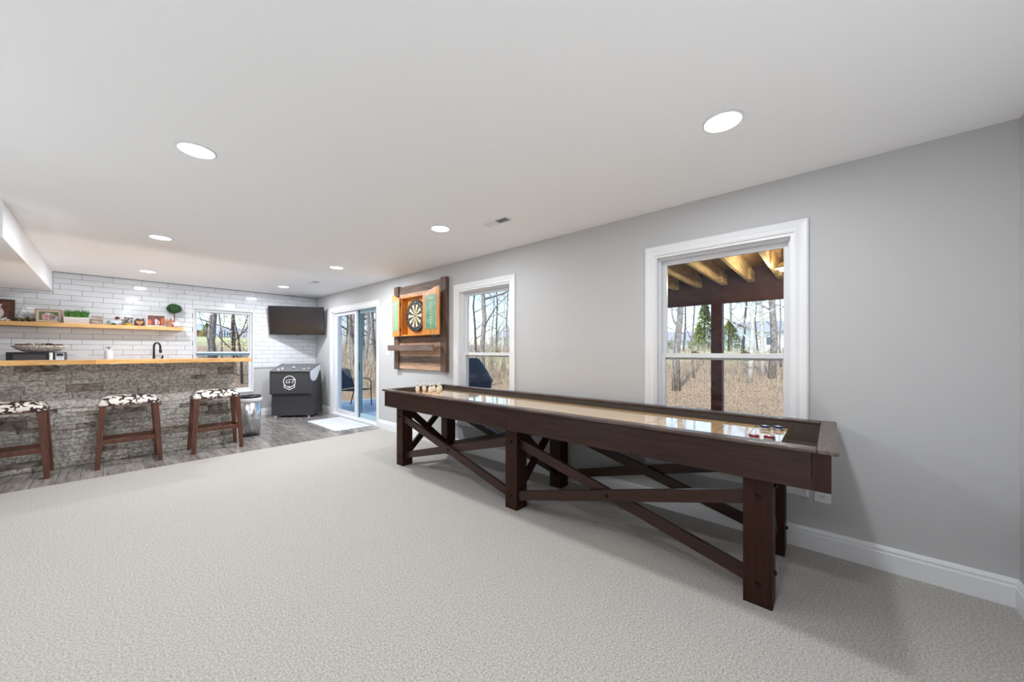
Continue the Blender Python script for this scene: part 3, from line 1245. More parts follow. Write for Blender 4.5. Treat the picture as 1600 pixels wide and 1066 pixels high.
text_into(mb, 'GT', 0.112, Matrix.Translation((cx, yf - 0.001, cz)) @ Matrix.Rotation(PI / 2, 4, 'X') @ Matrix.Diagonal((1.15, 1, 1, 1)), 0.002, shear=0.35)
mb.build('emblem', m_decal, fp)

# ---------------------------------------------------------- television
A2 = math.radians(34)
tc_ = Vector((2.535, 8.07, 1.62))
t = thing('television', 'flat black television angled across the corner above the arcade cabinet', 'tv', (tc_.x, tc_.y, 1.90), -A2)
R = Matrix.Rotation(math.radians(8), 3, 'X')
mb = MB()
mb.box(-0.5, 0.5, -0.02, 0.015, -0.285, 0.285, rot=R, ctr=(0, 0, 0))
bd = mb.build('bezel', m_black, t, bevel=0.004)
mb = MB()
mb.box(-0.489, 0.489, -0.0225, -0.0195, -0.268, 0.275, rot=R, ctr=(0, 0, 0))
mb.build('screen', m_screen, t)
mb = MB()
mb.box(-0.028, 0.028, -0.023, -0.006, -0.296, -0.283, rot=R, ctr=(0, 0, 0))
mb.build('sensor_bump', m_black, t)
mb = MB()
mb.box(-0.12, 0.12, 0.012, 0.045, -0.12, 0.12, rot=R, ctr=(0, 0, 0))
mb.cyl((0, 0.04, 0), (0, 0.16, 0), 0.022, n=12)
mb.cyl((0, 0.15, 0), (-0.11, 0.275, 0), 0.022, n=12)
mb.build('wall_mount', m_black, t)

# ---------------------------------------------------------- dart cabinet on barn boards
t = thing('dartboard_backboard', 'dark barn wood backboard with pine slats and a narrow ledge behind the dartboard', 'wall board', (W, 4.45, 1.0))
YA, YB = 3.800, 5.090
mb = MB(); mb.box(2.955, W - .0015, YA, YA + 0.115, 1.0, 2.27); mb.build('post', m_barn, t, world=True, bevel=.003)
mb = MB(); mb.box(2.955, W - .0015, YB - 0.125, YB, 1.0, 2.27); mb.build('post', m_barn, t, world=True, bevel=.003)
rows = [(2.145, 2.255, m_barnh), (2.085, 2.143, m_pinep), (1.98, 2.083, m_barnh), (1.86, 1.978, m_pinep), (1.74, 1.858, m_barnh), (1.62, 1.738, m_pinep), (1.492, 1.618, m_barnh),
        (1.405, 1.490, m_barnh), (1.28, 1.403, m_pinep), (1.205, 1.278, m_pinep), (1.11, 1.203, m_barnh), (1.012, 1.108, m_pinep)]
for (a_, b_, mm) in rows:
    mb = MB()
    mb.box(2.975, 2.995, YA + 0.116, YB - 0.126, a_, b_)
    mb.build('slat', mm, t, world=True, bevel=.0015)
mb = MB(); mb.box(2.996, W - .0015, YA + 0.116, YB - 0.126, 1.012, 2.255); mb.build('backing', m_barnh, t, world=True)
mb = MB(); mb.box(2.85, 2.9545, YA + 0.116, YB - 0.02, 1.345, 1.368); mb.build('ledge', m_pinep, t, world=True, bevel=.002)
mb = MB(); mb.box(2.835, 2.8495, YA + 0.116, YB - 0.02, 1.285, 1.370); mb.build('ledge_front', m_barnh, t, world=True, bevel=.002)

C0, C1, CZ0, CZ1 = 4.170, 4.760, 1.50, 2.07
t = thing('dartboard_cabinet', 'open amber pine dartboard cabinet with green chalkboard doors', 'cabinet', (2.975, 4.465, 1.5))
mb = MB()
mb.box(2.960, 2.9745, C0, C1, CZ0, CZ1)
mb.build('back_panel', m_pine, t, world=True)
mb = MB()
rect_frame(mb, 2.875, 2.960, C0, C1, CZ0, CZ1, 0.018)
mb.build('case', m_pine, t, world=True, bevel=.002)


def dart_door(hy, sgn, ang, length, name_lbl):
    """door hinged at (2.873,hy), leaf running along sgn*y, rotated back by ang"""
    M = Matrix.Translation((2.868, hy, 0)) @ Matrix.Rotation(ang * -sgn, 4, 'Z')
    def outl():
        pts = [(0, CZ0), (length, CZ0), (length, CZ1 + 0.075)]
        for k in range(9):
            u = 1 - k / 8
            pts.append((length * (0.12 + 0.80 * u), CZ1 + 0.004 + 0.066 * (0.5 - 0.5 * math.cos(PI * u))))
        pts.append((0, CZ1))
        return pts
    mb = MB()
    mb.prism([(sgn * a_, b_) for a_, b_ in outl()], -0.018, 0.0, 'x')
    mb.v = [tuple(M @ Vector(v)) for v in mb.v]
    d = mb.build('door', m_pine, t, world=True)
    mb = MB()
    y_a, y_b = sgn * 0.055, sgn * (length - 0.045)
    mb.box(-0.0205, -0.018, min(y_a, y_b), max(y_a, y_b), CZ0 + 0.075, CZ1 - 0.035)
    mb.v = [tuple(M @ Vector(v)) for v in mb.v]
    mb.build('chalkboard', m_chalk, d, world=True)
    mb = MB()
    ymid = (y_a + y_b) / 2
    mb.box(-0.0212, -0.0205, ymid - 0.003, ymid + 0.003, CZ0 + 0.12, CZ1 - 0.07)
    mb.box(-0.0212, -0.0205, ymid - 0.05, ymid + 0.05, CZ1 - 0.085, CZ1 - 0.068)
    for s_ in (-1, 1):
        yy = ymid + s_ * (abs(y_b - y_a) / 2 - 0.008)
        mb.box(-0.0212, -0.0205, yy - 0.003, yy + 0.003, CZ0 + 0.085, CZ1 - 0.045)
    for k in range(8):
        zz = CZ0 + 0.16 + k * 0.038
        mb.box(-0.0212, -0.0205, ymid - 0.03, ymid - 0.012, zz, zz + 0.008)
        mb.box(-0.0212, -0.0205, ymid + 0.012, ymid + 0.03, zz, zz + 0.008)
    mb.v = [tuple(M @ Vector(v)) for v in mb.v]
    mb.build('score_print', m_chalkl, d, world=True)


dart_door(C1, 1, math.radians(12.5), 0.325, 'a')
dart_door(C0, -1, math.radians(4), 0.335, 'b')
for hy in (C0, C1):
    for hz in (CZ0 + 0.1, CZ1 - 0.1):
        mb = MB()
        mb.cyl((2.864, hy, hz - 0.025), (2.864, hy, hz + 0.025), 0.006, n=8)
        mb.build('hinge', m_bolt, t, world=True)

# dartboard
DB = Vector((2.93, 4.465, 1.787))
t = thing('dartboard', 'round bristle dartboard with cream and black wedges inside the open cabinet', 'dartboard', (2.9595, DB.y, DB.z))
mb = MB()
R0 = 0.228
pts = []
mb.tube([(-0.034, 0, 0), (0, 0, 0)], R0, 60)
mb.build('body', m_blk, t)
mb = MB()
radii = [0.0064, 0.016, 0.099, 0.107, 0.162, 0.170]
n = 20
def P(r_, a_, x=-0.0348): return (x, r_ * math.sin(a_), r_ * math.cos(a_))
for k in range(n):
    a0 = (k - 0.5) * 2 * PI / n
    for j in range(1, 5):
        odd = k % 2
        mb.cur = {1: (0, 1)[odd], 2: (2, 3)[odd], 3: (0, 1)[odd], 4: (2, 3)[odd]}[j]
        vs_, fs_ = [], []
        for q in range(4):
            a_ = a0 + (2 * PI / n) * q / 3
            vs_ += [P(radii[j], a_), P(radii[j + 1], a_)]
        for q in range(3):
            fs_.append((q * 2, q * 2 + 1, q * 2 + 3, q * 2 + 2))
        mb.add(vs_, fs_)
for j, c_ in ((0, 3),):
    mb.cur = 3
    mb.add([P(radii[1], 2 * PI * q / 20) for q in range(20)], [tuple(range(20))])
mb.cur = 2
mb.add([P(radii[0], 2 * PI * q / 12, -0.0351) for q in range(12)], [tuple(range(12))])
mb.build('scoring_face', [m_blk, m_crm, m_red, m_grn], t)
mb = MB()
for r_ in (0.0165, 0.1, 0.1075, 0.1625, 0.1705):
    mb.tube([P(r_, 2 * PI * q / 40, -0.0352) for q in range(41)], 0.0008, 4, cap=False)
for k in range(20):
    a_ = (k + 0.5) * 2 * PI / 20
    mb.tube([P(0.0165, a_, -0.0352), P(0.171, a_, -0.0352)], 0.0008, 4, cap=False)
mb.build('wire', m_wire, t)
mb = MB()
nums = [20, 1, 18, 4, 13, 6, 10, 15, 2, 17, 3, 19, 7, 16, 8, 11, 14, 9, 12, 5]
for k, v_ in enumerate(nums):
    a_ = k * 2 * PI / 20
    # viewed from -x: right is -y
    M = Matrix.Translation((-0.0355, -0.198 * math.sin(a_), 0.198 * math.cos(a_))) @ Matrix.Rotation(-PI / 2, 4, 'Z') @ Matrix.Rotation(PI / 2, 4, 'X') @ Matrix.Rotation(-a_, 4, 'Z')
    text_into(mb, str(v_), 0.034, M, 0.002)
mb.build('number_ring', m_wire, t)


def dart(y, z, tilt, label):
    t = thing('dart', label, 'dart', (2.925, y, z), 0, 'darts standing in the ledge')
    mb = MB()
    mb.tube([(0, 0, -0.008), (0, 0, 0.0)], [0.0008, 0.0015], 6)
    mb.build('tip', m_chrome, t)
    mb = MB()
    mb.tube([(0, 0, 0.0), (0, 0, 0.01), (0, 0, 0.05), (0, 0, 0.055)], [0.002, 0.0038, 0.0038, 0.002], 8)
    mb.build('barrel', m_bolt, t)
    mb = MB()
    mb.tube([(0, 0, 0.055), (0, 0, 0.11)], 0.002, 6)
    mb.build('shaft', m_bolt, t)
    mb = MB()
    for a_ in (0.4, 0.4 + PI / 2):
        c_, s_ = math.cos(a_), math.sin(a_)
        for q in (-1, 1):
            mb.add([(0, 0, 0.10), (q * c_ * 0.017, q * s_ * 0.017, 0.112), (q * c_ * 0.018, q * s_ * 0.018, 0.138), (0, 0, 0.145)], [(0, 1, 2, 3)])
    mb.build('flight', mat('blue_flight', srgb(120, 160, 200), 0.5), t)
    return t


dart(4.060, 1.376, 0, 'dart with pale blue flight in the ledge, farther of the pair under the right door')
dart(3.990, 1.376, 0, 'dart with pale blue flight in the ledge, nearer of the pair beside the right post')
dart(4.86, 1.376, 0, 'dart with pale blue flight alone at the far left end of the ledge')

# ---------------------------------------------------------- shuffleboard table
t = thing('shuffleboard_table', 'long dark espresso shuffleboard table with cross braces and maple playfield', 'game table', (2.53, 1.91, 0))
LX0, LX1 = 2.165, 2.915       # outer faces of legs
YS = [0.275, 1.936, 3.612]
for Yc in YS:
    for (xa, xb) in ((LX0, LX0 + 0.128), (LX1 - 0.128, LX1)):
        mb = MB()
        mb.box(xa, xb, Yc - 0.062, Yc + 0.062, -0.004, 0.70)
        lg = mb.build('leg', m_espz, t, world=True, bevel=.003)
        fx_ = xa if xa < 2.5 else xb
        sg = -1 if xa < 2.5 else 1
        for bz in (0.105, 0.545):
            mb = MB()
            mb.tube([(fx_, Yc, bz), (fx_ + sg * 0.006, Yc, bz)], [0.015, 0.013], 10)
            mb.tube([(fx_ + sg * 0.006, Yc, bz), (fx_ + sg * 0.011, Yc, bz)], [0.009, 0.009], 6)
            mb.build('bolt', m_bolt, lg, world=True)
        for bz in (0.16, 0.60):
            mb = MB()
            xm = (xa + xb) / 2
            mb.tube([(xm, Yc - 0.062, bz), (xm, Yc - 0.074, bz)], 0.011, 8)
            mb.build('bolt', m_bolt, lg, world=True)


def bar(mb, p, q, w, th, nrm):
    """flat bar between p and q, width w in the plane, thickness th along nrm"""
    p, q, nrm = Vector(p), Vector(q), Vector(nrm)
    d = (q - p).normalized()
    s_ = d.cross(nrm).normalized() * (w / 2)
    e = nrm * (th / 2)
    v = [p + s_ + e, p + s_ - e, p - s_ - e, p - s_ + e, q + s_ + e, q + s_ - e, q - s_ - e, q - s_ + e]
    mb.add(v, [(0, 1, 2, 3), (7, 6, 5, 4), (0, 4, 5, 1), (1, 5, 6, 2), (2, 6, 7, 3), (3, 7, 4, 0)])


for xc, sg in ((LX0 + 0.045, -1), (LX1 - 0.045, 1)):
    for k in (0, 1):
        ya, yb = YS[k] + 0.062, YS[k + 1] - 0.062
        for (za, zb, dx) in ((0.115, 0.53, 0.014), (0.53, 0.115, -0.014)):
            mb = MB()
            bar(mb, (xc + dx * sg * (1 if k else -1) * 1.0, ya - 0.01, za), (xc + dx * sg * (1 if k else -1), yb + 0.01, zb), 0.072, 0.027, (1, 0, 0))
            mb.build('brace', m_esp, t, world=True, bevel=.002)
        mb = MB()
        ym_ = (ya + yb) / 2
        mb.tube([(xc + sg * 0.027, ym_, 0.322), (xc + sg * 0.037, ym_, 0.322)], [0.014, 0.011], 10)
        mb.build('bolt', m_bolt, t, world=True)
for Yc in YS:
    xa, xb = LX0 + 0.128, LX1 - 0.128
    for (za, zb, dy) in ((0.13, 0.60, 0.014), (0.60, 0.13, -0.014)):
        mb = MB()
        bar(mb, (xa - 0.01, Yc + dy, za), (xb + 0.01, Yc + dy, zb), 0.072, 0.027, (0, 1, 0))
        mb.build('brace', m_espz, t, world=True, bevel=.002)
TY0, TY1, AX0, AX1 = -0.003, 3.825, 2.103, 2.957
for xa in (AX0, AX1 - 0.026):
    for (ya, yb) in ((TY0 + 0.068, YS[1] - 0.001), (YS[1] + 0.001, TY1 - 0.05)):
        mb = MB()
        mb.box(xa, xa + 0.026, ya, yb, 0.650, 0.822)
        mb.build('apron_board', m_esp, t, world=True, bevel=.002)
    for (ya, yb) in ((TY0, TY0 + 0.067), (TY1 - 0.049, TY1)):
        mb = MB()
        mb.box(xa, xa + 0.026, ya, yb, 0.650, 0.822)
        mb.build('corner_block', m_espz, t, world=True, bevel=.002)
for ya in (TY0, TY1 - 0.026):
    mb = MB()
    mb.box(AX0 + 0.026, AX1 - 0.026, ya, ya + 0.026, 0.652, 0.822)
    mb.build('apron_board', mat('espresso_end', srgb(50, 31, 28), 0.34), t, world=True, bevel=.002)
RX0, RX1, RY0, RY1 = 2.080, 2.980, -0.029, 3.850
m_cap = mat('rail_wood', srgb(66, 50, 44), 0.25, col2=srgb(96, 78, 70), scale=5, stretch=(10, 1, 1), lo=0.3, hi=0.7, bump=0.15, bscale=14)
m_cape = mat('rail_wood_end', srgb(66, 50, 44), 0.25, col2=srgb(96, 78, 70), scale=5, stretch=(1, 10, 1), lo=0.3, hi=0.7, bump=0.5, bscale=9)
for (a_, b_, c_, d_, mm) in ((RX0, RX0 + .072, RY0 + .075, RY1 - .075, m_cap), (RX1 - .075, RX1, RY0 + .075, RY1 - .075, m_cap)):
    mb = MB()
    mb.box(a_, b_, c_, d_, 0.8225, 0.842)
    mb.build('side_rail', mm, t, world=True, bevel=.006, seg=3)
for (c_, d_) in ((RY0, RY0 + .075), (RY1 - .075, RY1)):
    mb = MB()
    mb.box(RX0, RX1, c_, d_, 0.8225, 0.8425)
    mb.build('end_rail', m_cape, t, world=True, bevel=.006, seg=3)
# gutter and lining
mb = MB()
mb.box(AX0 + .026, AX1 - .026, TY0 + .026, TY1 - .026, 0.700, 0.712)
mb.build('gutter_floor', m_lining, t, world=True)
mb = MB()
mb.box(AX0 + .027, AX0 + .046, TY0 + .027, TY1 - .027, 0.713, 0.822)
mb.box(AX1 - .052, AX1 - .027, TY0 + .027, TY1 - .027, 0.713, 0.822)
mb.box(AX0 + .047, AX1 - .053, TY0 + .027, TY0 + .047, 0.713, 0.822)
mb.box(AX0 + .047, AX1 - .053, TY1 - .047, TY1 - .027, 0.713, 0.822)
mb.build('gutter_lining', m_lining, t, world=True)
PX0, PX1, PY0, PY1 = 2.275, 2.785, 0.195, 3.655
mb = MB()
mb.box(PX0, PX1, PY0, PY1, 0.7122, 0.800)
pf = mb.build('playfield', m_maple, t, world=True, bevel=.002)
mb = MB()
for yy in (0.355, 0.51, 0.90, 2.95, 3.34, 3.49):
    mb.box(PX0 + .002, PX1 - .002, yy - .002, yy + .002, 0.800, 0.8004)
mb.build('score_line', m_score, pf, world=True)


def puck(x, y, col, label, grp):
    t = thing('puck', label, 'puck', (x, y, 0.8005), 0, grp)
    mb = MB()
    mb.smooth = False
    mb.lathe([(0.0255, 0.0), (0.0275, 0.002), (0.0275, 0.011), (0.0255, 0.013)], n=24)
    mb.build('steel_weight', m_chrome, t)
    mb = MB()
    mb.lathe([(0.023, 0.013), (0.026, 0.014), (0.0255, 0.021), (0.020, 0.024), (0.012, 0.0235)], n=24)
    mb.build('cap', mat('puck_cap_' + grp.split()[0], col, 0.25), t)
    mb = MB()
    mb.lathe([(0.008, 0.0236), (0.007, 0.0244)], n=16)
    mb.build('emblem', m_decal, t)


puck(2.665, 0.300, srgb(28, 48, 84), 'dark blue shuffleboard puck, farther of the blue pair from the table end', 'blue pucks')
puck(2.695, 0.238, srgb(28, 48, 84), 'dark blue shuffleboard puck, closer of the blue pair to the table end', 'blue pucks')
puck(2.335, 0.312, srgb(120, 22, 34), 'dark red shuffleboard puck, farther of the red pair from the table end', 'red pucks')
puck(2.358, 0.246, srgb(120, 22, 34), 'dark red shuffleboard puck, closer of the red pair to the table end', 'red pucks')

m_pin = mat('pin_wood', srgb(232, 220, 202), 0.25, coat=0.5)
pins = [(2.405, 3.62, 'set apart at the left end of the row'), (2.477, 3.59, 'second from the left end of the row'), (2.455, 3.44, 'nearest the viewer on the left of the cluster'),
        (2.545, 3.50, 'in the middle of the cluster'), (2.515, 3.37, 'nearest the viewer on the right of the cluster'), (2.640, 3.50, 'at the far right of the cluster beside the far rail')]
t0_ = None
for (x, y, l) in pins:
    lab = 'pale bowling pin, ' + l
    if t0_ is None:
        t0_ = thing('bowling_pin', lab, 'pin', (x, y, 0.8005), 0, 'small bowling pins on the shuffleboard')
        mb = MB()
        mb.smooth = True
        mb.lathe([(0.016, 0), (0.021, 0.012), (0.025, 0.034), (0.021, 0.055), (0.009, 0.074), (0.0095, 0.082), (0.012, 0.092), (0.009, 0.104), (0.003, 0.108)], n=18)
        mb.build('body', m_pin, t0_)
        mb = MB()
        mb.smooth = True
        mb.lathe([(0.0093, 0.074), (0.0101, 0.075), (0.0101, 0.079), (0.0096, 0.080)], n=18)
        mb.build('neck_band', mat('pin_band', srgb(120, 110, 100), 0.4), t0_)
    else:
        copy_tree(t0_, None, (x, y, 0.8005), label=lab)

# ---------------------------------------------------------- shelf and what stands on it
SZ = 1.686
sh = MB()
sh.box(-2.2, 0.842, 8.235, D - 0.0085, 1.630, SZ)
o = sh.build('floating_shelf', m_shelfw, bevel=0.002)
tag(o, 'thick honey wood floating shelf running along the tiled wall', 'shelf')


def photo_mat(name, cols, scale=9):
    m = bpy.data.materials.new(name)
    m.use_nodes = True
    N, L = m.node_tree.nodes, m.node_tree.links
    p = N['Principled BSDF']
    p.inputs['Roughness'].default_value = 0.25
    tc = N.new('ShaderNodeTexCoord')
    n1 = N.new('ShaderNodeTexNoise')
    n1.inputs['Scale'].default_value = scale
    n1.inputs['Detail'].default_value = 3
    n1.inputs['Distortion'].default_value = 0.6
    L.new(tc.outputs['Object'], n1.inputs['Vector'])
    r = N.new('ShaderNodeValToRGB')
    r.color_ramp.interpolation = 'EASE'
    e = r.color_ramp.elements
    e[0].position, e[0].color = 0.3, cols[0]
    e[1].position, e[1].color = 0.7, cols[-1]
    for i_, c_ in enumerate(cols[1:-1]):
        q = e.new(0.3 + 0.4 * (i_ + 1) / (len(cols) - 1))
        q.color = c_
    L.new(n1.outputs['Fac'], r.inputs[0])
    L.new(r.outputs[0], p.inputs['Base Color'])
    return m


def picture_frame(label, x0, x1, h, fw_, mfr, mmat, matw, mph, y=8.33, lean=0.12, figs=()):
    w = x1 - x0
    t = thing('picture_frame', label, 'picture frame', ((x0 + x1) / 2, y, SZ), 0, 'framed photographs on the shelf')
    R = Matrix.Rotation(-lean, 3, 'X')
    def bx(mb, *a): mb.box(*a, rot=R, ctr=(0, 0, 0))
    mb = MB()
    bx(mb, -w / 2, -w / 2 + fw_, -.016, 0, 0, h)
    bx(mb, w / 2 - fw_, w / 2, -.016, 0, 0, h)
    bx(mb, -w / 2 + fw_, w / 2 - fw_, -.016, 0, 0, fw_)
    bx(mb, -w / 2 + fw_, w / 2 - fw_, -.016, 0, h - fw_, h)
    mb.build('frame', mfr, t)
    mb = MB()
    bx(mb, -w / 2 + fw_, w / 2 - fw_, -.008, -.003, fw_, h - fw_)
    mb.build('mount', mmat, t)
    mb = MB()
    g = fw_ + matw
    bx(mb, -w / 2 + g, w / 2 - g, -.0095, -.008, g, h - g)
    ph = mb.build('photo', mph, t)
    for (u, v, ru, rv, mm) in figs:      # soft figure blobs printed in the picture
        mb = MB()
        cx_, cz_ = -w / 2 + g + (w - 2 * g) * u, g + (h - 2 * g) * v
        pts = [(cx_ + ru * math.cos(2 * PI * k / 16), cz_ + rv * math.sin(2 * PI * k / 16)) for k in range(16)]
        mb.prism(pts, -.0102, -.0095, 'y')
        mb.v = [tuple(R @ Vector(v_)) for v_ in mb.v]
        mb.build('printed_figure', mm, ph)
    mb = MB()
    mb.box(-0.012, 0.012, 0, 0.05, 0.0, 0.006)
    mb.build('easel_foot', mfr, t)
    return t


m_fdark = mat('dark_frame', srgb(54, 30, 24), 0.4, col2=srgb(88, 50, 40), scale=20)
m_fwood = mat('tan_frame', srgb(150, 118, 92), 0.5, col2=srgb(176, 146, 120), scale=20)
m_fpale = mat('pale_frame', srgb(196, 190, 186), 0.4)
p_lite = mat('print_light', srgb(214, 204, 200), 0.4)
p_pink = mat('print_pink', srgb(206, 150, 146), 0.4)
p_blu = mat('print_blue', srgb(160, 180, 194), 0.4)
p_org = mat('print_orange', srgb(196, 92, 44), 0.4)
p_red = mat('print_crimson', srgb(132, 40, 60), 0.4)
picture_frame('dark brown picture frame at the shelf\'s left end with a pale figure', -1.13, -0.853, 0.297, 0.026, m_fdark, m_fdark, 0.0,
              photo_mat('print_a', [srgb(70, 40, 32), srgb(104, 66, 54), srgb(60, 36, 28)], 14), figs=[(.42, .35, .07, .09, p_lite), (.46, .62, .04, .045, p_pink), (.44, .78, .05, .02, p_lite)])
picture_frame('tan wooden picture frame with beige mount left of the planter', -0.688, -0.449, 0.19, 0.012, m_fwood, m_mat_b, 0.022,
              photo_mat('print_b', [srgb(70, 92, 70), srgb(98, 118, 92), srgb(60, 80, 62)], 22), figs=[(.3, .4, .028, .045, p_pink), (.5, .45, .03, .05, p_lite), (.68, .4, .035, .045, p_pink), (.8, .3, .03, .04, p_blu), (.38, .75, .014, .014, p_lite)])
picture_frame('pale silver picture frame with warm orange and red photo left of the topiary', 0.402, 0.640, 0.20, 0.020, m_fpale, m_fpale, 0.0,
              photo_mat('print_c', [srgb(58, 44, 42), srgb(110, 64, 50), srgb(50, 40, 40)], 26), figs=[(.12, .3, .026, .045, p_org), (.35, .45, .02, .06, p_red), (.5, .35, .022, .05, p_lite), (.62, .3, .02, .04, p_pink), (.88, .4, .022, .07, p_org)])

# triangle ornament with moss
t = thing('triangle_ornament', 'thin metal triangle ornament standing in a mossy twig base', 'ornament', (-0.785, 8.31, SZ))
mb = MB()
mb.tube([(-0.07, 0, 0.01), (0.0, 0, 0.232), (0.075, 0, 0.01), (-0.07, 0, 0.01)], 0.0042, 8)
mb.build('wire_frame', mat('pewter', srgb(110, 116, 118), 0.35, 0.7), t)
rs = random.Random(5)
mb = MB()
for k in range(70):
    x_, y_ = rs.uniform(-0.115, 0.10), rs.uniform(-0.035, 0.035)
    mb.ball((x_, y_, 0.012 + rs.uniform(0, 0.028)), rs.uniform(.008, .016), 6, 4, jit=.2)
tag(mb.build('moss', mat('moss', srgb(46, 40, 24), 0.9, col2=srgb(120, 112, 84), scale=40), t), kind='stuff')
for (x_, z_, c_) in ((-0.03, .045, srgb(120, 100, 92)), (0.04, .055, srgb(50, 58, 30)), (0.0, .045, srgb(160, 150, 130))):
    mb = MB()
    mb.smooth = True
    mb.ball((x_, -0.02, z_), 0.016, 8, 6)
    mb.build('seed_pod', mat('pod', c_, 0.8), t)
t = thing('shell_cluster', 'little pile of white shells before the dark picture frame', 'shells', (-0.93, 8.285, SZ))
for k, (x_, z_, r_) in enumerate(((-0.10, .016, .02), (-0.06, .014, .018), (-0.02, .018, .022), (0.02, .013, .017), (0.05, .018, .018), (0.005, .035, .014))):
    mb = MB()
    mb.smooth = True
    mb.ball((x_, rs.uniform(-.01, .01), z_), r_, 10, 6, (1.2, .9, .75), jit=.08)
    mb.build('shell', mat('shell_white', srgb(214, 210, 208), 0.4), t)

# planter
t = thing('grass_planter', 'whitewashed wooden trough planter full of green grass', 'planter', (-0.314, 8.32, SZ))
mb = MB()
mb.prism([(-0.118, 0), (0.118, 0), (0.122, 0.092), (-0.122, 0.092)], -0.045, 0.045, 'y')
tr_ = mb.build('trough', mat('whitewash', srgb(198, 190, 184), 0.7, col2=srgb(220, 214, 208), scale=12, stretch=(1, 1, 6)), t)
mb = MB()
mb.box(-0.119, 0.119, -0.0465, -0.045, 0.0, 0.016)
mb.build('base_strip', mat('cream_strip', srgb(226, 212, 196), 0.6), tr_)
for sx in (-1, 1):
    mb = MB()
    mb.prism([(sx * 0.118, 0), (sx * 0.142, 0), (sx * 0.142, 0.065), (sx * 0.134, 0.082), (sx * 0.120, 0.095)], -0.03, 0.05, 'y')
    mb.build('end_bracket', mat('grey_wood_end', srgb(134, 122, 118), 0.7), t)
mb = MB()
rs = random.Random(8)
for k in range(260):
    x_, y_ = rs.uniform(-0.112, 0.112), rs.uniform(-0.038, 0.038)
    h_ = rs.uniform(0.07, 0.125)
    lx, ly = rs.uniform(-.03, .03), rs.uniform(-.02, .02)
    w_ = 0.0028
    mb.add([(x_ - w_, y_, .088), (x_ + w_, y_, .088), (x_ + lx * .4 + w_, y_ + ly * .4, .088 + h_ * .6), (x_ + lx * .4 - w_, y_ + ly * .4, .088 + h_ * .6), (x_ + lx, y_ + ly, .088 + h_)],
           [(0, 1, 2, 3), (3, 2, 4)])
tag(mb.build('grass', m_leafg, t), kind='stuff')

# box sign
t = thing('box_sign', 'small brown box sign with pale block letters right of the planter', 'sign', (-0.118, 8.31, SZ))
mb = MB()
mb.box(-0.062, 0.062, -0.016, 0.016, 0, 0.125)
mb.build('box', mat('taupe_box', srgb(140, 122, 112), 0.6), t, bevel=.002)
mb = MB()
for z_, tx in ((0.088, 'HELLO'), (0.034, 'FALL')):
    text_into(mb, tx, 0.052 if tx == 'FALL' else 0.044, Matrix.Translation((0, -0.0167, z_)) @ Matrix.Rotation(PI / 2, 4, 'X') @ Matrix.Diagonal((0.85, 1.1, 1, 1)), 0.0016)
mb.build('lettering', mat('cream_letter', srgb(236, 222, 206), 0.6), t)
mb = MB()
rect_frame_y(mb, -0.019, -0.016, -0.062, 0.062, 0, 0.125, 0.005)
mb.build('rim', mat('pale_rim', srgb(206, 196, 188), 0.6), t)

# pale blue bird figurine with red bloom
t = thing('bird_figurine', 'pale blue bird figurine with a dark red flower on its back', 'figurine', (0.065, 8.31, SZ))
mb = MB()
mb.smooth = True
mb.tube([(-0.085, 0, 0.022), (-0.065, 0, 0.032), (-0.035, 0, 0.038), (0.0, 0, 0.036), (0.035, 0, 0.034), (0.062, 0, 0.046), (0.078, 0, 0.062)], [0.003, 0.018, 0.032, 0.034, 0.028, 0.016, 0.006], 14)
mb.build('body', mat('pale_blue_glaze', srgb(176, 198, 200), 0.25, col2=srgb(208, 218, 218), scale=12), t)
mb = MB()
mb.smooth = True
mb.ball((-0.058, 0, 0.046), 0.022, 12, 8, (1.2, 1, 0.9))
mb.tube([(-0.078, 0, 0.044), (-0.102, 0, 0.034)], [0.008, 0.001], 8)
mb.build('head', mat('grey_glaze', srgb(126, 138, 142), 0.3), t)
mb = MB()
mb.ball((-0.012, -0.02, 0.016), 0.016, 8, 6, (1.5, 1, .9))
mb.build('foot', mat('dark_foot', srgb(44, 40, 44), 0.5), t)
mb = MB()
for k in range(9):
    a_ = k * 0.7
    mb.ball((0.022 + 0.014 * math.cos(a_), -0.01 + .008 * math.sin(a_), 0.108 + 0.010 * math.sin(a_ * 1.7)), 0.014, 7, 5, jit=.15)
mb.build('flower', mat('dark_red_bloom', srgb(104, 10, 26), 0.6), t)
mb = MB()
mb.tube([(0.02, -.005, 0.06), (0.022, -.008, 0.10)], 0.003, 6)
mb.build('stem', mat('pink_stem', srgb(190, 140, 146), 0.6), t)

# jar
t = thing('labelled_jar', 'small jar with white lid, dark printed label and yellow base', 'jar', (0.206, 8.31, SZ))
mb = MB(); mb.smooth = True
mb.lathe([(0.040, 0), (0.043, 0.004), (0.043, 0.032)], n=24)
mb.build('base', mat('mustard', srgb(196, 158, 44), 0.5), t)
mb = MB(); mb.smooth = True
mb.lathe([(0.043, 0.032), (0.043, 0.125)], n=24)
bd = mb.build('label', mat('label_print', srgb(40, 34, 48), 0.5, col2=srgb(206, 200, 196), scale=28, lo=0.5, hi=0.56, stretch=(1, 1, 2.2)), t)
mb = MB(); mb.smooth = True
mb.lathe([(0.046, 0.125), (0.047, 0.13), (0.047, 0.155), (0.044, 0.160)], n=24)
mb.build('lid', m_decal, t)

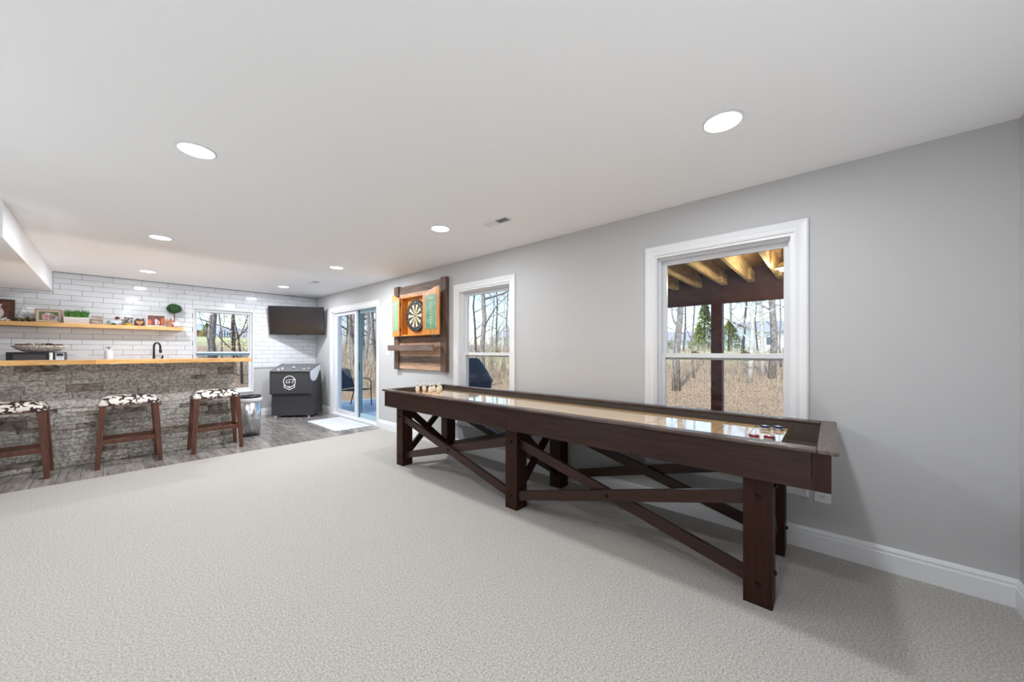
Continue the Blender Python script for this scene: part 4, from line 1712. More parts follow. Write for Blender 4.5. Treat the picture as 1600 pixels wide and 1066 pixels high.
# heart ornament
t = thing('heart_ornament', 'dark brown block ornament with a tan wooden heart between jar and silver frame', 'ornament', (0.328, 8.31, SZ))
mb = MB()
mb.prism([(-0.055, 0), (0.055, 0), (0.06, 0.06), (0.045, 0.115), (0.025, 0.10), (0, 0.112), (-0.03, 0.12), (-0.06, 0.07)], -0.012, 0.012, 'y')
mb.build('backing', mat('dark_brown_block', srgb(70, 40, 36), 0.6), t, bevel=.003)
mb = MB()
hp = []
for k in range(28):
    a_ = 2 * PI * k / 28
    hp.append((0.0027 * 16 * math.sin(a_) ** 3, 0.052 + 0.0027 * (13 * math.cos(a_) - 5 * math.cos(2 * a_) - 2 * math.cos(3 * a_) - math.cos(4 * a_))))
mb.prism(hp[::-1], -0.02, -0.012, 'y')
mb.build('heart', mat('tan_heart', srgb(190, 142, 92), 0.6), t, bevel=.002)
mb = MB()
mb.ball((0.04, -0.004, 0.11), 0.014, 8, 6)
mb.build('leaf', mat('dark_leaf', srgb(28, 66, 34), 0.7), t)

# topiary
t = thing('topiary_tree', 'round dark green topiary ball on a stem in a white pot', 'plant', (0.738, 8.33, SZ))
mb = MB(); mb.smooth = True
mb.lathe([(0.03, 0), (0.036, 0.006), (0.045, 0.085), (0.048, 0.09), (0.041, 0.09), (0.038, 0.075)], n=24)
mb.build('pot', mat('white_pot', srgb(214, 220, 228), 0.3), t)
mb = MB()
mb.tube([(0, 0, 0.07), (0.003, 0, 0.15), (0, 0, 0.25)], [0.008, 0.007, 0.007], 8)
mb.build('stem', mat('twig_brown', srgb(92, 72, 54), 0.8), t)
mb = MB()
rs = random.Random(2)
for k in range(420):
    u, v_ = rs.uniform(-1, 1), rs.uniform(0, 2 * PI)
    q = math.sqrt(1 - u * u)
    p = Vector((q * math.cos(v_), q * math.sin(v_), u))
    c_ = Vector((0, 0, 0.315)) + Vector((p.x * 0.098, p.y * 0.085, p.z * 0.082)) * rs.uniform(0.86, 1.04)
    a_ = p.cross(Vector((rs.uniform(-1, 1), rs.uniform(-1, 1), rs.uniform(-1, 1)))).normalized()
    b_ = (p * 0.5 + p.cross(a_)).normalized()
    s_ = rs.uniform(.009, .014)
    mb.add([c_ - a_ * s_ * .6, c_ - b_ * s_, c_ + a_ * s_ * .6, c_ + b_ * s_], [(0, 1, 2, 3)])
mb.ball((0, 0, .315), 0.08, 14, 9, (1.13, 1, 0.95))
mb.build('leaf_ball', m_top, t)


def star(label, x, y, r, th, m, lean):
    t = thing('star_ornament', label, 'ornament', (x, y, SZ), 0, 'wooden stars by the topiary')
    pts = []
    for k in range(10):
        a_ = PI / 2 + k * PI / 5
        rr = r if k % 2 == 0 else r * 0.45
        pts.append((rr * math.cos(a_), rr * math.sin(a_) + r * 0.81))
    mb = MB()
    mb.prism(pts, -th, 0, 'y')
    R = Matrix.Rotation(-lean, 3, 'X')
    mb.v = [tuple(R @ Vector(v_)) for v_ in mb.v]
    mb.build('star', m, t, bevel=.002)
    return t


star('copper brown wooden star leaning against the topiary pot', 0.690, 8.275, 0.088, 0.02, mat('copper_brown', srgb(176, 112, 76), 0.5, col2=srgb(150, 90, 62), scale=20), 0.12)
star('white wooden star beside the copper star before the topiary', 0.758, 8.262, 0.062, 0.016, mat('star_white', srgb(234, 232, 236), 0.5), 0.15)

# ---------------------------------------------------------- microwave, bowl, faucet, soap
t = thing('microwave', 'black microwave with silver handle on the back counter under the bowl', 'microwave', (-0.64, 7.94, 0.951))
mb = MB(); mb.box(-0.24, 0.24, 0.0, 0.33, 0.008, 0.315); mb.build('body', mat('graphite_case', srgb(44, 44, 46), 0.4), t, bevel=.004)
mb = MB(); mb.box(-0.24, 0.10, -0.018, 0.0, 0.01, 0.314); dr = mb.build('door', m_black, t, bevel=.003)
mb = MB(); mb.box(-0.185, 0.075, -0.0195, -0.018, 0.06, 0.282); mb.build('window', mat('door_window', srgb(70, 68, 70), 0.2), dr)
mb = MB(); mb.box(0.102, 0.132, -0.03, 0.0, 0.02, 0.308); mb.build('handle', m_decal, t, bevel=.006)
mb = MB(); mb.box(0.134, 0.24, -0.016, 0.0, 0.01, 0.314); cp = mb.build('control_panel', m_black, t, bevel=.003)
mb = MB(); mb.box(0.155, 0.232, -0.0175, -0.016, 0.05, 0.305); mb.build('keypad_plate', mat('keypad', srgb(196, 200, 206), 0.4), cp)
mb = MB(); mb.box(0.164, 0.223, -0.019, -0.0175, 0.262, 0.298); mb.build('display', m_screen, cp)
mb = MB()
for i_ in range(3):
    for j_ in range(5):
        mb.box(0.162 + i_ * .022, 0.178 + i_ * .022, -0.0185, -0.0175, 0.07 + j_ * .034, 0.09 + j_ * .034)
mb.build('key', m_white, cp)
for (fx_, fy_) in ((-.2, .04), (.2, .04), (-.2, .29), (.2, .29)):
    mb = MB(); mb.cyl((fx_, fy_, 0), (fx_, fy_, .01), .012, n=10); mb.build('foot', m_black, t)

t = thing('dough_bowl', 'long patterned boat-shaped bowl of dried pods on the microwave', 'bowl', (-0.625, 8.07, 1.2665))
mb = MB(); mb.smooth = True
mb.lathe([(0.10, 0.0), (0.15, 0.012), (0.20, 0.045), (0.235, 0.078), (0.245, 0.090), (0.238, 0.090), (0.19, 0.060), (0.10, 0.012)], n=36, sy=0.42)
mb.build('shell', mat('woven_bowl', srgb(96, 80, 72), 0.6, col2=srgb(222, 212, 200), scale=60, kind='voronoi', lo=0.25, hi=0.45), t)
rs = random.Random(9)
cols = [srgb(88, 50, 34), srgb(130, 128, 116), srgb(180, 174, 160), srgb(70, 34, 24), srgb(150, 120, 100)]
for k in range(13):
    x_ = -0.18 + k * 0.030
    ci = [0, 0, 0, 1, 2, 1, 2, 1, 3, 3, 3, 0, 0][k]
    mb = MB(); mb.smooth = True
    mb.ball((x_, rs.uniform(-.02, .02), 0.088 + (0.018 if 3 <= k <= 9 else 0.004)), 0.020, 9, 6, (1.1, 1, .8), jit=.18)
    mb.build('pod', mat('dried_pod', cols[ci], 0.8), t)

t = thing('faucet', 'black high-arc faucet with side lever at the bar sink', 'faucet', (0.49, 8.27, 0.951))
mb = MB(); mb.smooth = True
pts = [(0, 0, 0.0), (0, 0, 0.30), (0, 0, 0.38)]
for k in range(9):
    a_ = PI - PI * k / 8
    pts.append((0.036 + 0.036 * math.cos(a_), -0.03 * (k / 8), 0.41 + 0.055 * math.sin(a_)))
pts.append((0.074, -0.034, 0.36))
mb.tube(pts, [0.016, 0.014] + [0.0125] * (len(pts) - 2), 12)
mb.build('spout', m_black, t)
mb = MB(); mb.smooth = True
mb.tube([(0.074, -0.034, 0.365), (0.075, -0.035, 0.33), (0.076, -0.036, 0.30)], [0.013, 0.019, 0.016], 12)
mb.build('spray_head', m_black, t)
mb = MB(); mb.cyl((0, 0, 0), (0, 0, .02), .028, .024, 16); mb.build('base_flange', m_black, t)
mb = MB(); mb.tube([(0.0, 0, 0.06), (0.04, 0, 0.08), (0.05, 0, 0.16)], 0.006, 8); mb.build('lever', m_black, t)
t = thing('side_sprayer', 'short black side sprayer right of the tall faucet', 'sprayer', (0.587, 8.25, 0.951))
mb = MB(); mb.smooth = True
mb.tube([(0, 0, 0), (0, 0, 0.19), (0, 0, 0.235), (0.008, -.01, 0.255)], [0.014, 0.010, 0.013, 0.009], 10)
mb.build('sprayer_body', m_black, t)
mb = MB(); mb.cyl((0, 0, 0), (0, 0, .012), .022, .02, 14); mb.build('base_flange', m_black, t)

t = thing('soap_dispenser', 'white soap dispenser with grey pump behind the bar', 'soap dispenser', (0.0, 8.27, 0.951))
mb = MB(); mb.smooth = True
mb.lathe([(0.042, 0), (0.045, 0.006), (0.045, 0.325), (0.036, 0.345), (0.016, 0.352)], n=24)
mb.build('bottle', m_white, t)
mb = MB(); mb.smooth = True
mb.lathe([(0.013, 0.35), (0.012, 0.362), (0.006, 0.364), (0.006, 0.378), (0.020, 0.380), (0.020, 0.390), (0.012, 0.396)], n=16)
mb.tube([(0, 0, 0.386), (-0.03, -0.01, 0.384), (-0.036, -0.012, 0.378)], 0.005, 8)
mb.build('pump', mat('grey_pump', srgb(132, 134, 138), 0.35, 0.5), t)

# ================================================================== OUTSIDE
# house above (solid upper storey, casts the shade on the patio)
b = MB()
b.box(-9, W + TH + 0.05, YN - 5, D + TH, CH + 0.301, 5.2)
struct(b, 'upper_storey', m_beigew)
b = MB()
b.box(-9, XL - 0.2, YN - 5, D + TH, -0.3, CH + 0.29)
b.box(XL - 0.2, W + TH, YN - 5, YN - 0.2, -0.3, CH + 0.29)
struct(b, 'wall_exterior', m_beigew)

# terrain
def gz(x, y):
    def sm(a, b_, v):
        u = max(0, min(1, (v - a) / (b_ - a)))
        return u * u * (3 - 2 * u)
    z1 = -0.12 + 1.30 * sm(7.5, 24, x) + 0.10 * math.sin(x * .3 + y * .17) * sm(10, 20, x)
    z1 += 2.75 * sm(9, 42, y) * (1 - sm(8, 18, x))
    if x > 24:
        z1 -= 0.008 * (x - 24)
    return z1


b = MB()
xs = [-60, -30, -12, -4, 2, 3.1, 4, 5, 6, 7, 8, 9, 10, 11, 12, 13, 14, 15, 16, 17, 18, 20, 22, 24, 27, 30, 35, 42, 52, 70, 100, 160, 240]
ys = [-120, -60, -30, -18, -12, -8, -5, -3, -1, 0, 1, 2, 3, 4, 5, 6, 7, 8, 9, 10, 12, 14, 16, 18, 21, 25, 30, 36, 44, 60, 90, 140, 240]
vs_, fs_ = [], []
for x in xs:
    for y in ys:
        vs_.append((x, y, gz(x, y) if not (x < 3.2 and y < 8.7) else -0.6))
ny = len(ys)
for i_ in range(len(xs) - 1):
    for j_ in range(ny - 1):
        fs_.append((i_ * ny + j_, (i_ + 1) * ny + j_, (i_ + 1) * ny + j_ + 1, i_ * ny + j_ + 1))
b.smooth = True
b.add(vs_, fs_)
struct(b, 'ground', m_ground)
b = MB()
b.box(W + TH, 6.9, 3.0, 9.6, -0.25, -0.045)
struct(b, 'patio', m_conc, bevel=.01)
# hills
b = MB()
b.smooth = True
vs_, fs_ = [], []
n = 60
for i_ in range(n + 1):
    a_ = math.radians(-40 + 175 * i_ / n)
    rr = 230
    hgt = 12 + 4.5 * math.sin(a_ * 5.0 + 1) + 2.5 * math.sin(a_ * 13)
    for (dr_, hh) in ((0, -4), (12, hgt * .6), (26, hgt), (60, hgt * .7), (80, -4)):
        vs_.append(((rr + dr_) * math.cos(a_), (rr + dr_) * math.sin(a_), hh))
for i_ in range(n):
    for j_ in range(4):
        fs_.append((i_ * 5 + j_, (i_ + 1) * 5 + j_, (i_ + 1) * 5 + j_ + 1, i_ * 5 + j_ + 1))
b.add(vs_, fs_)
struct(b, 'hills', m_hill)

# deck overhead at the right window
t = thing('deck', 'raised timber deck overhead with pale joists and an oxblood beam and post', 'deck', (6.4, 1.35, -0.1))
BXD = 6.42
DY0, DY1 = -3.2, 2.75
mb = MB(); mb.box(BXD, BXD + 0.09, DY0, DY1, 2.035, 2.315); mb.build('beam', m_redwood, t, world=True)
mb = MB(); mb.box(BXD - 0.03, BXD + 0.12, 1.275, 1.43, -0.2, 2.30); mb.build('post', m_redwood, t, world=True, bevel=.004)
mb = MB(); mb.box(BXD - 0.03, BXD + 0.12, -2.1, -1.95, -0.2, 2.30); mb.build('post', m_redwood, t, world=True, bevel=.004)
mb = MB(); mb.box(W + TH + .013, W + TH + 0.045, DY0, DY1, 2.315, 2.55); mb.build('ledger', m_joist, t, world=True)
y = DY1 - 0.05
while y > DY0:
    mb = MB()
    mb.box(W + TH + 0.046, BXD + 0.6, y - 0.019, y + 0.019, 2.316, 2.55)
    mb.build('joist', m_joist, t, world=True)
    if y < 2.6:
        mb = MB()
        mb.box(BXD - 0.30, BXD + 0.02, y - 0.058, y - 0.0195, 2.316, 2.48)
        mb.build('blocking', m_joist, t, world=True)
    y -= 0.358
mb = MB(); mb.box(BXD + 0.601, BXD + 0.64, DY0, DY1, 2.30, 2.585); mb.build('rim_joist', m_redwood, t, world=True)
mb = MB(); mb.box(BXD + 0.02, BXD + 0.05, DY0, DY1, 2.3155, 2.55); mb.build('blocking', m_redwood, t, world=True)
x = W + TH + 0.02
while x < BXD + 0.45:
    mb = MB()
    mb.box(x, x + 0.139, DY0, DY1, 2.551, 2.585)
    mb.build('deck_board', m_deckb, t, world=True)
    x += 0.147
t2 = thing('deck_lamp', 'small pale lamp shade hanging under the deck joists', 'lamp', (5.2, 0.42, 2.24))
mb = MB(); mb.smooth = True
mb.lathe([(0.012, 0.075), (0.02, 0.06), (0.07, 0.0), (0.068, 0.0)], n=18)
mb.build('shade', mat('lamp_shade_cream', srgb(236, 214, 160), 0.5), t2)
mb = MB(); mb.tube([(0, 0, 0.06), (0, 0, 0.31)], 0.006, 6); mb.build('cord', m_black, t2)
mb = MB(); mb.smooth = True
mb.ball((0, 0, 0.0), 0.035, 12, 8)
mb.build('bulb', mat('warm_bulb', (1, .8, .5, 1), .5, emit=6), t2)
pl = bpy.data.lights.new('bulb_glow', 'POINT')
pl.energy = 30
pl.color = (1.0, 0.84, 0.62)
pl.shadow_soft_size = 0.06
po = bpy.data.objects.new('bulb_glow', pl)
COL.objects.link(po)
po.parent = t2
po.location = (0, 0, -0.06)

# covered grill
t = thing('grill', 'barbecue grill under a blue-black fabric cover on the patio', 'grill', (4.30, 4.95, -0.045), math.radians(-20))
mb = MB(); mb.smooth = False
secs = [(0.0, 0.40, 0.27), (0.35, 0.41, 0.28), (0.72, 0.44, 0.31), (0.80, 0.46, 0.31), (0.98, 0.36, 0.26), (1.17, 0.24, 0.17), (1.20, 0.20, 0.14)]
vs_, fs_ = [], []
n = 20
rs = random.Random(4)
for zi, (z_, a_, b_) in enumerate(secs):
    for k in range(n):
        an = 2 * PI * k / n
        cx_ = math.copysign(abs(math.cos(an)) ** 0.45, math.cos(an))
        sy_ = math.copysign(abs(math.sin(an)) ** 0.45, math.sin(an))
        jt = 1 + rs.uniform(-.02, .02) * (1 if zi < 6 else 0)
        vs_.append((a_ * cx_ * jt, b_ * sy_ * jt, z_))
for i_ in range(len(secs) - 1):
    for k in range(n):
        k2 = (k + 1) % n
        fs_.append((i_ * n + k, i_ * n + k2, (i_ + 1) * n + k2, (i_ + 1) * n + k))
fs_.append(tuple(range(n))[::-1]); fs_.append(tuple((len(secs) - 1) * n + k for k in range(n)))
mb.add(vs_, fs_)
mb.build('fabric_cover', m_cover, t)
mb = MB(); mb.box(-.30, .30, -.316, -.312, .60, .62); mb.build('strap', m_black, t)


# patio chairs
def patio_chair(label, x, y, rz):
    t = thing('patio_chair', label, 'chair', (x, y, -0.045), rz, 'metal patio chairs')
    # local: faces +x, back at -x
    for sy in (-1, 1):
        yy = sy * 0.27
        mb = MB(); mb.smooth = True
        mb.tube([(0.27, yy, 0.0), (0.25, yy, 0.60), (0.22, yy, 0.64), (0.15, yy, 0.655), (-0.16, yy, 0.66), (-0.24, yy, 0.655)], 0.013, 8)
        mb.build('arm', m_metalf, t)
        mb = MB(); mb.smooth = True
        mb.tube([(-0.30, yy * .95, 0.0), (-0.18, yy * .9, 0.41), (-0.26, yy * .9, 0.66), (-0.33, yy * .9, 0.86), (-0.33, yy * .6, 0.885)], 0.013, 8)
        mb.build('rear_leg', m_metalf, t)
    mb = MB(); mb.smooth = True
    mb.tube([(-0.33, -.17, .885), (-0.335, 0, .895), (-0.33, .17, .885)], 0.013, 8)
    mb.build('top_rail', m_metalf, t)
    mb = MB()
    for yy in (-.245, .245):
        mb.tube([(0.245, yy, .40), (-0.19, yy, .40)], 0.012, 8)
    mb.tube([(0.245, -.25, .40), (0.245, .25, .40)], 0.012, 8)
    mb.build('seat_rail', m_metalf, t)
    mb = MB(); mb.smooth = True
    v, f = [], []
    for i_ in range(7):
        u = i_ / 6
        for yy in (-.235, .235):
            v.append((0.25 - .43 * u, yy, 0.412 - .02 * math.sin(PI * u)))
            v.append((0.25 - .43 * u, yy, 0.406 - .02 * math.sin(PI * u)))
    for i_ in range(6):
        k = i_ * 4
        f += [(k, k + 2, k + 6, k + 4), (k + 1, k + 5, k + 7, k + 3)]
    mb.add(v, f)
    mb.build('seat', m_sling, t)
    mb = MB(); mb.smooth = True
    v, f = [], []
    for i_ in range(7):
        u = i_ / 6
        xx, zz = -0.185 - 0.145 * u, 0.43 + 0.44 * u
        for yy in (-.235, .235):
            v.append((xx, yy, zz))
            v.append((xx - .006, yy, zz))
    for i_ in range(6):
        k = i_ * 4
        f += [(k, k + 2, k + 6, k + 4), (k + 1, k + 5, k + 7, k + 3)]
    mb.add(v, f)
    mb.build('back', m_sling, t)
    return t


c0_ = patio_chair('black metal patio chair behind the fixed door pane, back to the house wall', 3.93, 8.55, math.radians(-60))
copy_tree(c0_, None, (4.45, 7.56, -0.045), math.radians(115), label='black metal patio chair behind the sliding pane, arm and seat side on')


# trees
def branch(mb, p, d, r, ln, depth, rs, twig):
    p = Vector(p); d = Vector(d).normalized()
    n = 3 if depth > 1 else 2
    pts, rr = [p.copy()], [r]
    for k in range(n):
        d = (d + Vector((rs.uniform(-1, 1), rs.uniform(-1, 1), rs.uniform(-.5, .8))) * 0.16).normalized()
        p = p + d * ln / n
        pts.append(p.copy())
        rr.append(r * (1 - 0.62 * (k + 1) / n))
    mb.tube(pts, rr, 5 if depth > 2 else 3, cap=False)
    if depth <= 0:
        return
    nb = rs.choice([2, 3, 3]) if depth > 1 else rs.choice([2, 3])
    for k in range(nb):
        i_ = rs.randint(1, len(pts) - 1)
        a_ = rs.uniform(0, 2 * PI)
        sd = Vector((math.cos(a_), math.sin(a_), rs.uniform(0.1, 0.7)))
        nd = (d * 0.9 + sd * 0.75).normalized()
        branch(mb, pts[i_], nd, rr[i_] * 0.62, ln * rs.uniform(.5, .72), depth - 1, rs, twig)
    branch(mb, pts[-1], d, rr[-1], ln * 0.7, depth - 1, rs, twig)


def make_tree(seed, height, r, first, m, fork=False, n=7):
    rs = random.Random(seed)
    tr_ = MB(); tr_.smooth = True
    pts, rr = [], []
    x = y = 0
    for k in range(9):
        u = k / 8
        pts.append((x, y, u * height)); rr.append(r * (1.25 if k == 0 else 1 - 0.72 * u))
        x += rs.uniform(-.05, .05) * height * .25; y += rs.uniform(-.05, .05) * height * .25
    tr_.tube(pts, rr, 9)
    br = MB(); br.smooth = True
    for k in range(n):
        u = first + (0.98 - first) * (k + rs.random() * .6) / n
        q = u * 8
        i_ = min(7, int(q)); fr = q - i_
        p = Vector(pts[i_]).lerp(Vector(pts[i_ + 1]), fr)
        a_ = rs.uniform(0, 2 * PI)
        branch(br, p, (math.cos(a_), math.sin(a_), rs.uniform(.3, 1.0)), rr[i_] * rs.uniform(.35, .6), height * rs.uniform(.16, .28), 3, rs, True)
    return tr_.mesh('trunk', m), br.mesh('branches', m)


variants = {
    'grey': make_tree(1, 9, .11, .16, m_bark), 'grey2': make_tree(2, 10, .10, .20, m_bark, n=9),
    'pale': make_tree(3, 8, .075, .14, m_barkp), 'dark': make_tree(4, 8.5, .07, .12, m_barkd, n=9), 'thin': make_tree(6, 7, .035, .12, m_bark, n=6),
}
FX, FY = math.sin(YAW), math.cos(YAW)
RXv, RYv = math.cos(YAW), -math.sin(YAW)


def spot(px, dist):
    k = (px - 800) / 560.0
    return (dist * (FX + RXv * k), dist * (FY + RYv * k))


def tree(kind, px, dist, label, rz=0, s=1.0, group='bare trees behind the house', lean=0):
    x, y = spot(px, dist)
    t = thing('bare_tree', label, 'tree', (x, y, gz(x, y) - 0.08), rz, group)
    t.scale = (s, s, s)
    t.rotation_euler = (lean, 0, rz)
    for nm, me in zip(('trunk', 'branches'), variants[kind]):
        o = bpy.data.objects.new(nm, me)
        COL.objects.link(o)
        o.parent = t
    return t


G = 'bare tree'
tree('grey', 1057, 11.0, 'thick grey leaning bare tree at the left edge of the big window', .4, 1.0, lean=.05)
tree('thin', 1085, 13, 'slender dark bare tree left of the oxblood post in the big window', 1.2)
tree('pale', 1171, 11.5, 'forked pale-barked tree just right of the oxblood post in the big window', 2.2, .95)
tree('pale', 1192, 12.5, 'straight pale-barked tree in the centre right of the big window', 4.0, 1.0)
tree('grey2', 1206, 12.0, 'thickest grey trunk in the right half of the big window', 5.2, 1.05)
tree('thin', 1221, 14, 'slender bare sapling closest to the big window\'s right frame', 0.3)
tree('dark', 1160, 20, 'dark bare tree farther up the slope behind the forked pale tree', 1.3)
tree('grey2', 757, 13.5, 'tall grey tree with long limb filling the left of the narrow window', 2.5, 1.05)
tree('thin', 769, 17, 'slender bare tree beside the tall grey one in the narrow window', 3.1, 1.1)
tree('pale', 785, 18, 'pale slim bare tree in the right part of the narrow window', 1.6, .9)
tree('dark', 745, 22, 'dark twiggy bare tree far left in the narrow window', 5.4, 1.1)
tree('dark', 776, 26, 'dark twiggy bare tree far back in the narrow window', 2.9, 1.1)
tree('thin', 798, 20, 'slender bare sapling at the right edge of the narrow window', 2.0, 1.1)
tree('grey', 549, 16, 'grey bare tree with slanting limb behind the fixed door pane', 3.6, 1.0, lean=.04)
tree('dark', 541, 22, 'dark bare tree at the left edge behind the fixed door pane', .6, 1.0)
tree('grey2', 577, 15, 'grey bare tree with a leaning fork behind the sliding pane', 1.9, .9)
tree('thin', 586, 18, 'slender bare sapling at the right edge behind the sliding pane', 4.4, 1.0)
tree('dark', 566, 26, 'dark bare tree far back behind the door interlock', 4.9, 1.0)
for px, ds, kd, l in ((545, 14, 'thin', 'sapling near the left stile behind the fixed door pane'), (553, 19, 'grey2', 'grey tree between the two nearer ones behind the fixed door pane'),
                      (571, 17, 'dark', 'dark twiggy tree right beside the interlock behind the sliding pane'), (582, 21, 'grey', 'grey tree standing deeper behind the sliding pane'),
                      (590, 16, 'dark', 'dark twiggy tree at the right stile behind the sliding pane')):
    tree(kd, px, ds, l, px * .7, .9)
tree('grey', 337, 13.5, 'thick grey trunk in the middle of the bar-side window', .9, 1.25)
tree('thin', 330, 12.5, 'slender dark sapling left of the thick trunk in the bar-side window', 2.6, 1.0)
tree('thin', 343, 13, 'slender sapling right against the thick trunk in the bar-side window', 5.9, 1.0)
tree('dark', 366, 14, 'straight dark tree in the right part of the bar-side window', 3.7, 1.0)
tree('thin', 306, 12, 'leaning sapling at the left edge of the bar-side window', 1.1, .9, lean=-.12)
far = ((1068, 24, 'between the grey tree and the slender one in the big window'), (1100, 30, 'right behind the yellow-green evergreen in the big window'), (1142, 26, 'behind the wide low evergreen in the big window'),
       (1185, 28, 'before the white two-tone house in the big window'), (1214, 24, 'between the thick trunk and right sapling in the big window'), (1236, 18, 'hidden by the right frame of the big window'),
       (1030, 20, 'hidden by the left frame of the big window'), (730, 18, 'at the left frame of the narrow window'), (810, 24, 'at the right frame of the narrow window'), (600, 20, 'at the right jamb of the sliding door'),
       (530, 20, 'at the left jamb of the sliding door'), (558, 30, 'left of the interlock in the sliding door'), (590, 27, 'farther off at the right of the sliding pane'), (764, 34, 'deep in the middle of the narrow window'),
       (791, 32, 'deep at the right of the narrow window'))
for k, (px, ds, l) in enumerate(far):
    tree(['dark', 'thin', 'grey2'][k % 3], px, ds, 'far leafless tree ' + l, k * 1.3, 0.9 + .05 * (k % 3), group='far leafless trees on the slope')

# tangle of dry brush on the slope
mb = MB()
rs = random.Random(21)
for k in range(9500):
    x, y = (rs.uniform(9.5, 26), rs.uniform(-6, 26)) if k < 6500 else (rs.uniform(5, 12), rs.uniform(10.5, 24))
    if x < y * 0.30:
        continue
    if x < 12.5 and rs.random() < 0.75 and y < 4:
        continue
    g_ = gz(x, y)
    h_ = rs.uniform(.25, 1.0) * (1.5 if y > 5 else 0.8) * (1 if rs.random() < .8 else 1.8)
    if x > 14 and y < 7:
        h_ *= 0.45
    lx, ly = rs.uniform(-.35, .35) * h_, rs.uniform(-.35, .35) * h_
    w_ = rs.uniform(.004, .010)
    mx_, my_ = lx * rs.uniform(.2, .7), ly * rs.uniform(.2, .7)
    mb.add([(x - w_, y + w_, g_ - .05), (x + w_, y - w_, g_ - .05), (x + mx_ + w_ * .8, y + my_ - w_ * .8, g_ + h_ * .55), (x + mx_ - w_ * .8, y + my_ + w_ * .8, g_ + h_ * .55), (x + lx, y + ly, g_ + h_)],
           [(0, 1, 2, 3), (3, 2, 4)])
o = mb.build('brush', mat('dry_brush', srgb(126, 110, 92), 0.9, col2=srgb(206, 190, 164), scale=3))
tag(o, 'tangle of dry leafless brush covering the slope outside', 'brush', kind='stuff')

# shrub with copper leaves in the bar-side window
x, y = spot(378, 12.5)
t = thing('leafy_sapling', 'sapling holding copper autumn leaves at the right of the bar-side window', 'tree', (x, y, gz(x, y) - .05))
mb = MB(); rs = random.Random(12)
branch(mb, (0, 0, 0), (0, 0, 1), .05, 2.4, 4, rs, True)
tk = mb.build('branches', m_barkd, t)
mb = MB()
for k in range(900):
    c_ = Vector((rs.gauss(0, .34), rs.gauss(0, .34), abs(rs.gauss(1.6, .9)) + .3))
    a_ = Vector((rs.uniform(-1, 1), rs.uniform(-1, 1), rs.uniform(-1, 1))).normalized()
    b_ = a_.orthogonal().normalized()
    s_ = rs.uniform(.03, .05)
    mb.add([c_ - a_ * s_, c_ - b_ * s_ * .5, c_ + a_ * s_, c_ + b_ * s_ * .5], [(0, 1, 2, 3)])
tag(mb.build('leaves', mat('copper_leaf', srgb(170, 128, 92), 0.8, col2=srgb(214, 188, 152), scale=3), t), kind='stuff')


def evergreen(px, dist, h, r, label):
    x, y = spot(px, dist)
    t = thing('evergreen_tree', label, 'tree', (x, y, gz(x, y) - .1), 0, 'evergreens on the lawn')
    mb = MB(); mb.tube([(0, 0, 0), (0, 0, h)], [r * .08, .02], 7); mb.build('trunk', m_barkd, t)
    mb = MB(); rs = random.Random(int(px))
    for k in range(1500):
        u = rs.random() ** 0.8
        a_ = rs.uniform(0, 2 * PI)
        rr = r * (1 - u) * rs.uniform(.35, 1.05)
        c_ = Vector((rr * math.cos(a_), rr * math.sin(a_), h * (.06 + .94 * u) - rr * .15))
        d_ = Vector((math.cos(a_), math.sin(a_), -.25)).normalized()
        s_ = rs.uniform(.10, .2) * (h / 4)
        w_ = d_.cross(Vector((0, 0, 1))) * s_ * .35
        mb.add([c_ - d_ * s_, c_ + w_, c_ + d_ * s_, c_ - w_ + Vector((0, 0, -.04))], [(0, 1, 2, 3)])
    mb.build('foliage', m_ever, t)


evergreen(1101, 24, 3.8, 1.15, 'tall yellow-green evergreen left of the oxblood post in the big window')
evergreen(1139, 26, 2.6, 1.5, 'wide low evergreen right of the oxblood post in the big window')
evergreen(323, 48, 2.6, 1.5, 'dark round evergreen beside the red barn in the bar-side window')
evergreen(1092, 28, 2.6, 1.0, 'smaller shaded evergreen far left of the tall yellow-green one')


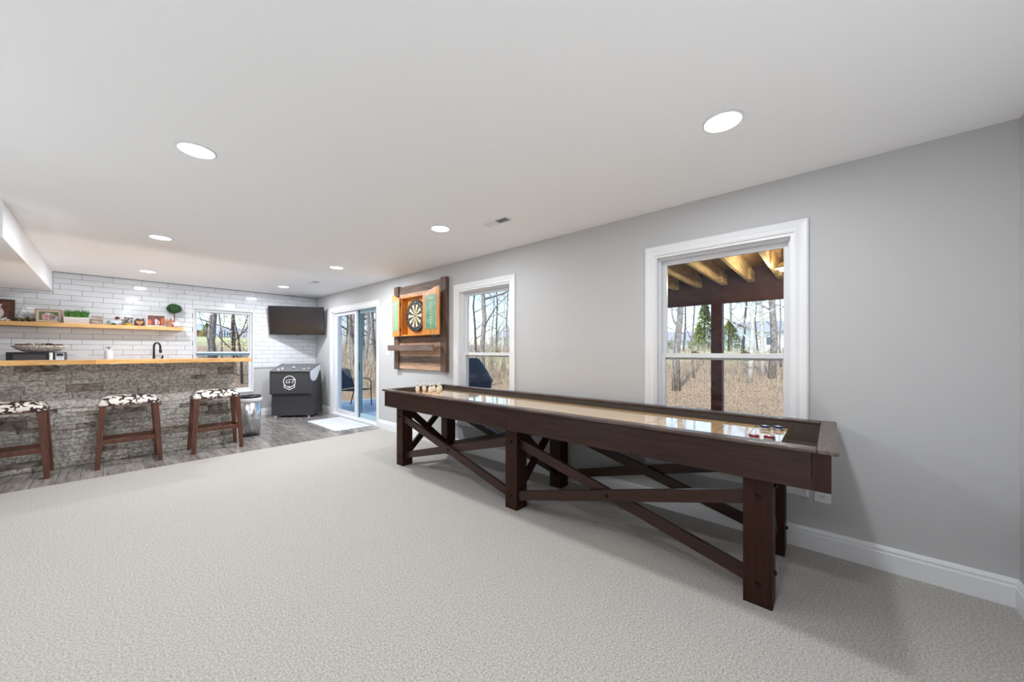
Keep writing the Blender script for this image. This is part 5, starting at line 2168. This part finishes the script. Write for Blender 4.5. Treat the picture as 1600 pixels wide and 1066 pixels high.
# houses
def house(name, label, px, dist, w, dpt, h, hr, rz, mw, mr, cat='house', wins=(), base=None):
    x, y = spot(px, dist)
    t = thing(name, label, cat, (x, y, (gz(x, y) if base is None else base) - 0.2), rz)
    mb = MB(); mb.box(-w / 2, w / 2, -dpt / 2, dpt / 2, 0, h)
    mb.prism([(-w / 2, h), (w / 2, h), (0, h + hr)], -dpt / 2 + .02, dpt / 2 - .02, 'y')
    wl = mb.build('walls', mw, t)
    ov = 0.35
    for s_ in (-1, 1):
        mb = MB()
        sl_ = hr / (w / 2)
        v = [(0, hr + h + .04), (s_ * (w / 2 + ov), h - ov * sl_ + .04), (s_ * (w / 2 + ov), h - ov * sl_ + .16), (0, hr + h + .18)]
        mb.prism(v, -dpt / 2 - ov, dpt / 2 + ov, 'y')
        mb.build('roof', mr, t)
    for (u, z_, ww, hh, face) in wins:
        mb = MB()
        if face == 'y':
            mb.box(u - ww / 2, u + ww / 2, -dpt / 2 - .04, -dpt / 2 + .02, z_, z_ + hh)
        else:
            mb.box(-w / 2 - .04, -w / 2 + .02, u - ww / 2, u + ww / 2, z_, z_ + hh)
        mb.build('window', mat('far_pane', srgb(84, 96, 112), 0.2), t)
    return t


house('house', 'white two-tone house with grey hip roof behind the trees, big window', 1196, 50, 7, 6, 3.1, 1.2, math.radians(35), m_siding, m_shingle,
      wins=[(-1.6, 1.4, .8, 1.0, 'y'), (1.4, 1.4, .8, 1.0, 'y'), (-1.2, 1.4, .8, 1.0, 'x'), (1.4, 1.4, .8, 1.0, 'x')])
house('house', 'long grey-roofed house at the left of the big window', 1062, 60, 4.5, 16, 2.4, 1.3, math.radians(60), m_siding, m_shingle, wins=[(-4, 1, 1, 1, 'x'), (0, 1, 1, 1, 'x'), (4, 1, 1, 1, 'x')])
house('house', 'white gabled house with grey roof at the right of the narrow window', 812, 58, 7, 8, 2.6, 2.2, math.radians(-25), m_siding, m_shingle, wins=[(-1.5, 1.2, .8, 1, 'y'), (1.5, 1.2, .8, 1, 'y')])
house('house', 'pale house glimpsed behind the fixed door pane', 541, 50, 7, 9, 4.2, 2.0, math.radians(-20), m_siding, m_shingle, wins=[(-2, 1.2, .8, 1, 'y'), (1.5, 1.2, .8, 1, 'y')])
house('barn', 'small red barn with pale roof in the bar-side window', 306, 62, 3.4, 3, 2.3, .35, math.radians(-10), m_barnred, m_mat_b, 'barn', wins=[(-.5, .5, .5, .7, 'y')])

# fence in the far lawn
t = thing('garden_fence', 'low grey post fence across the lawn in the bar-side window', 'fence', spot(355, 22) + (0,), 0)
p0, p1 = Vector(spot(343, 40) + (0,)), Vector(spot(372, 40) + (0,))
for k in range(8):
    p = p0.lerp(p1, k / 7)
    g_ = gz(p.x, p.y)
    mb = MB(); mb.box(p.x - .05, p.x + .05, p.y - .05, p.y + .05, g_ - .2, g_ + .9)
    mb.build('post', m_fence, t, world=True)
for hz in (.3, .6):
    mb = MB()
    bar(mb, (p0.x, p0.y, gz(p0.x, p0.y) + hz), (p1.x, p1.y, gz(p1.x, p1.y) + hz), .08, .03, (0, 1, 0))
    mb.build('rail', m_fence, t, world=True)
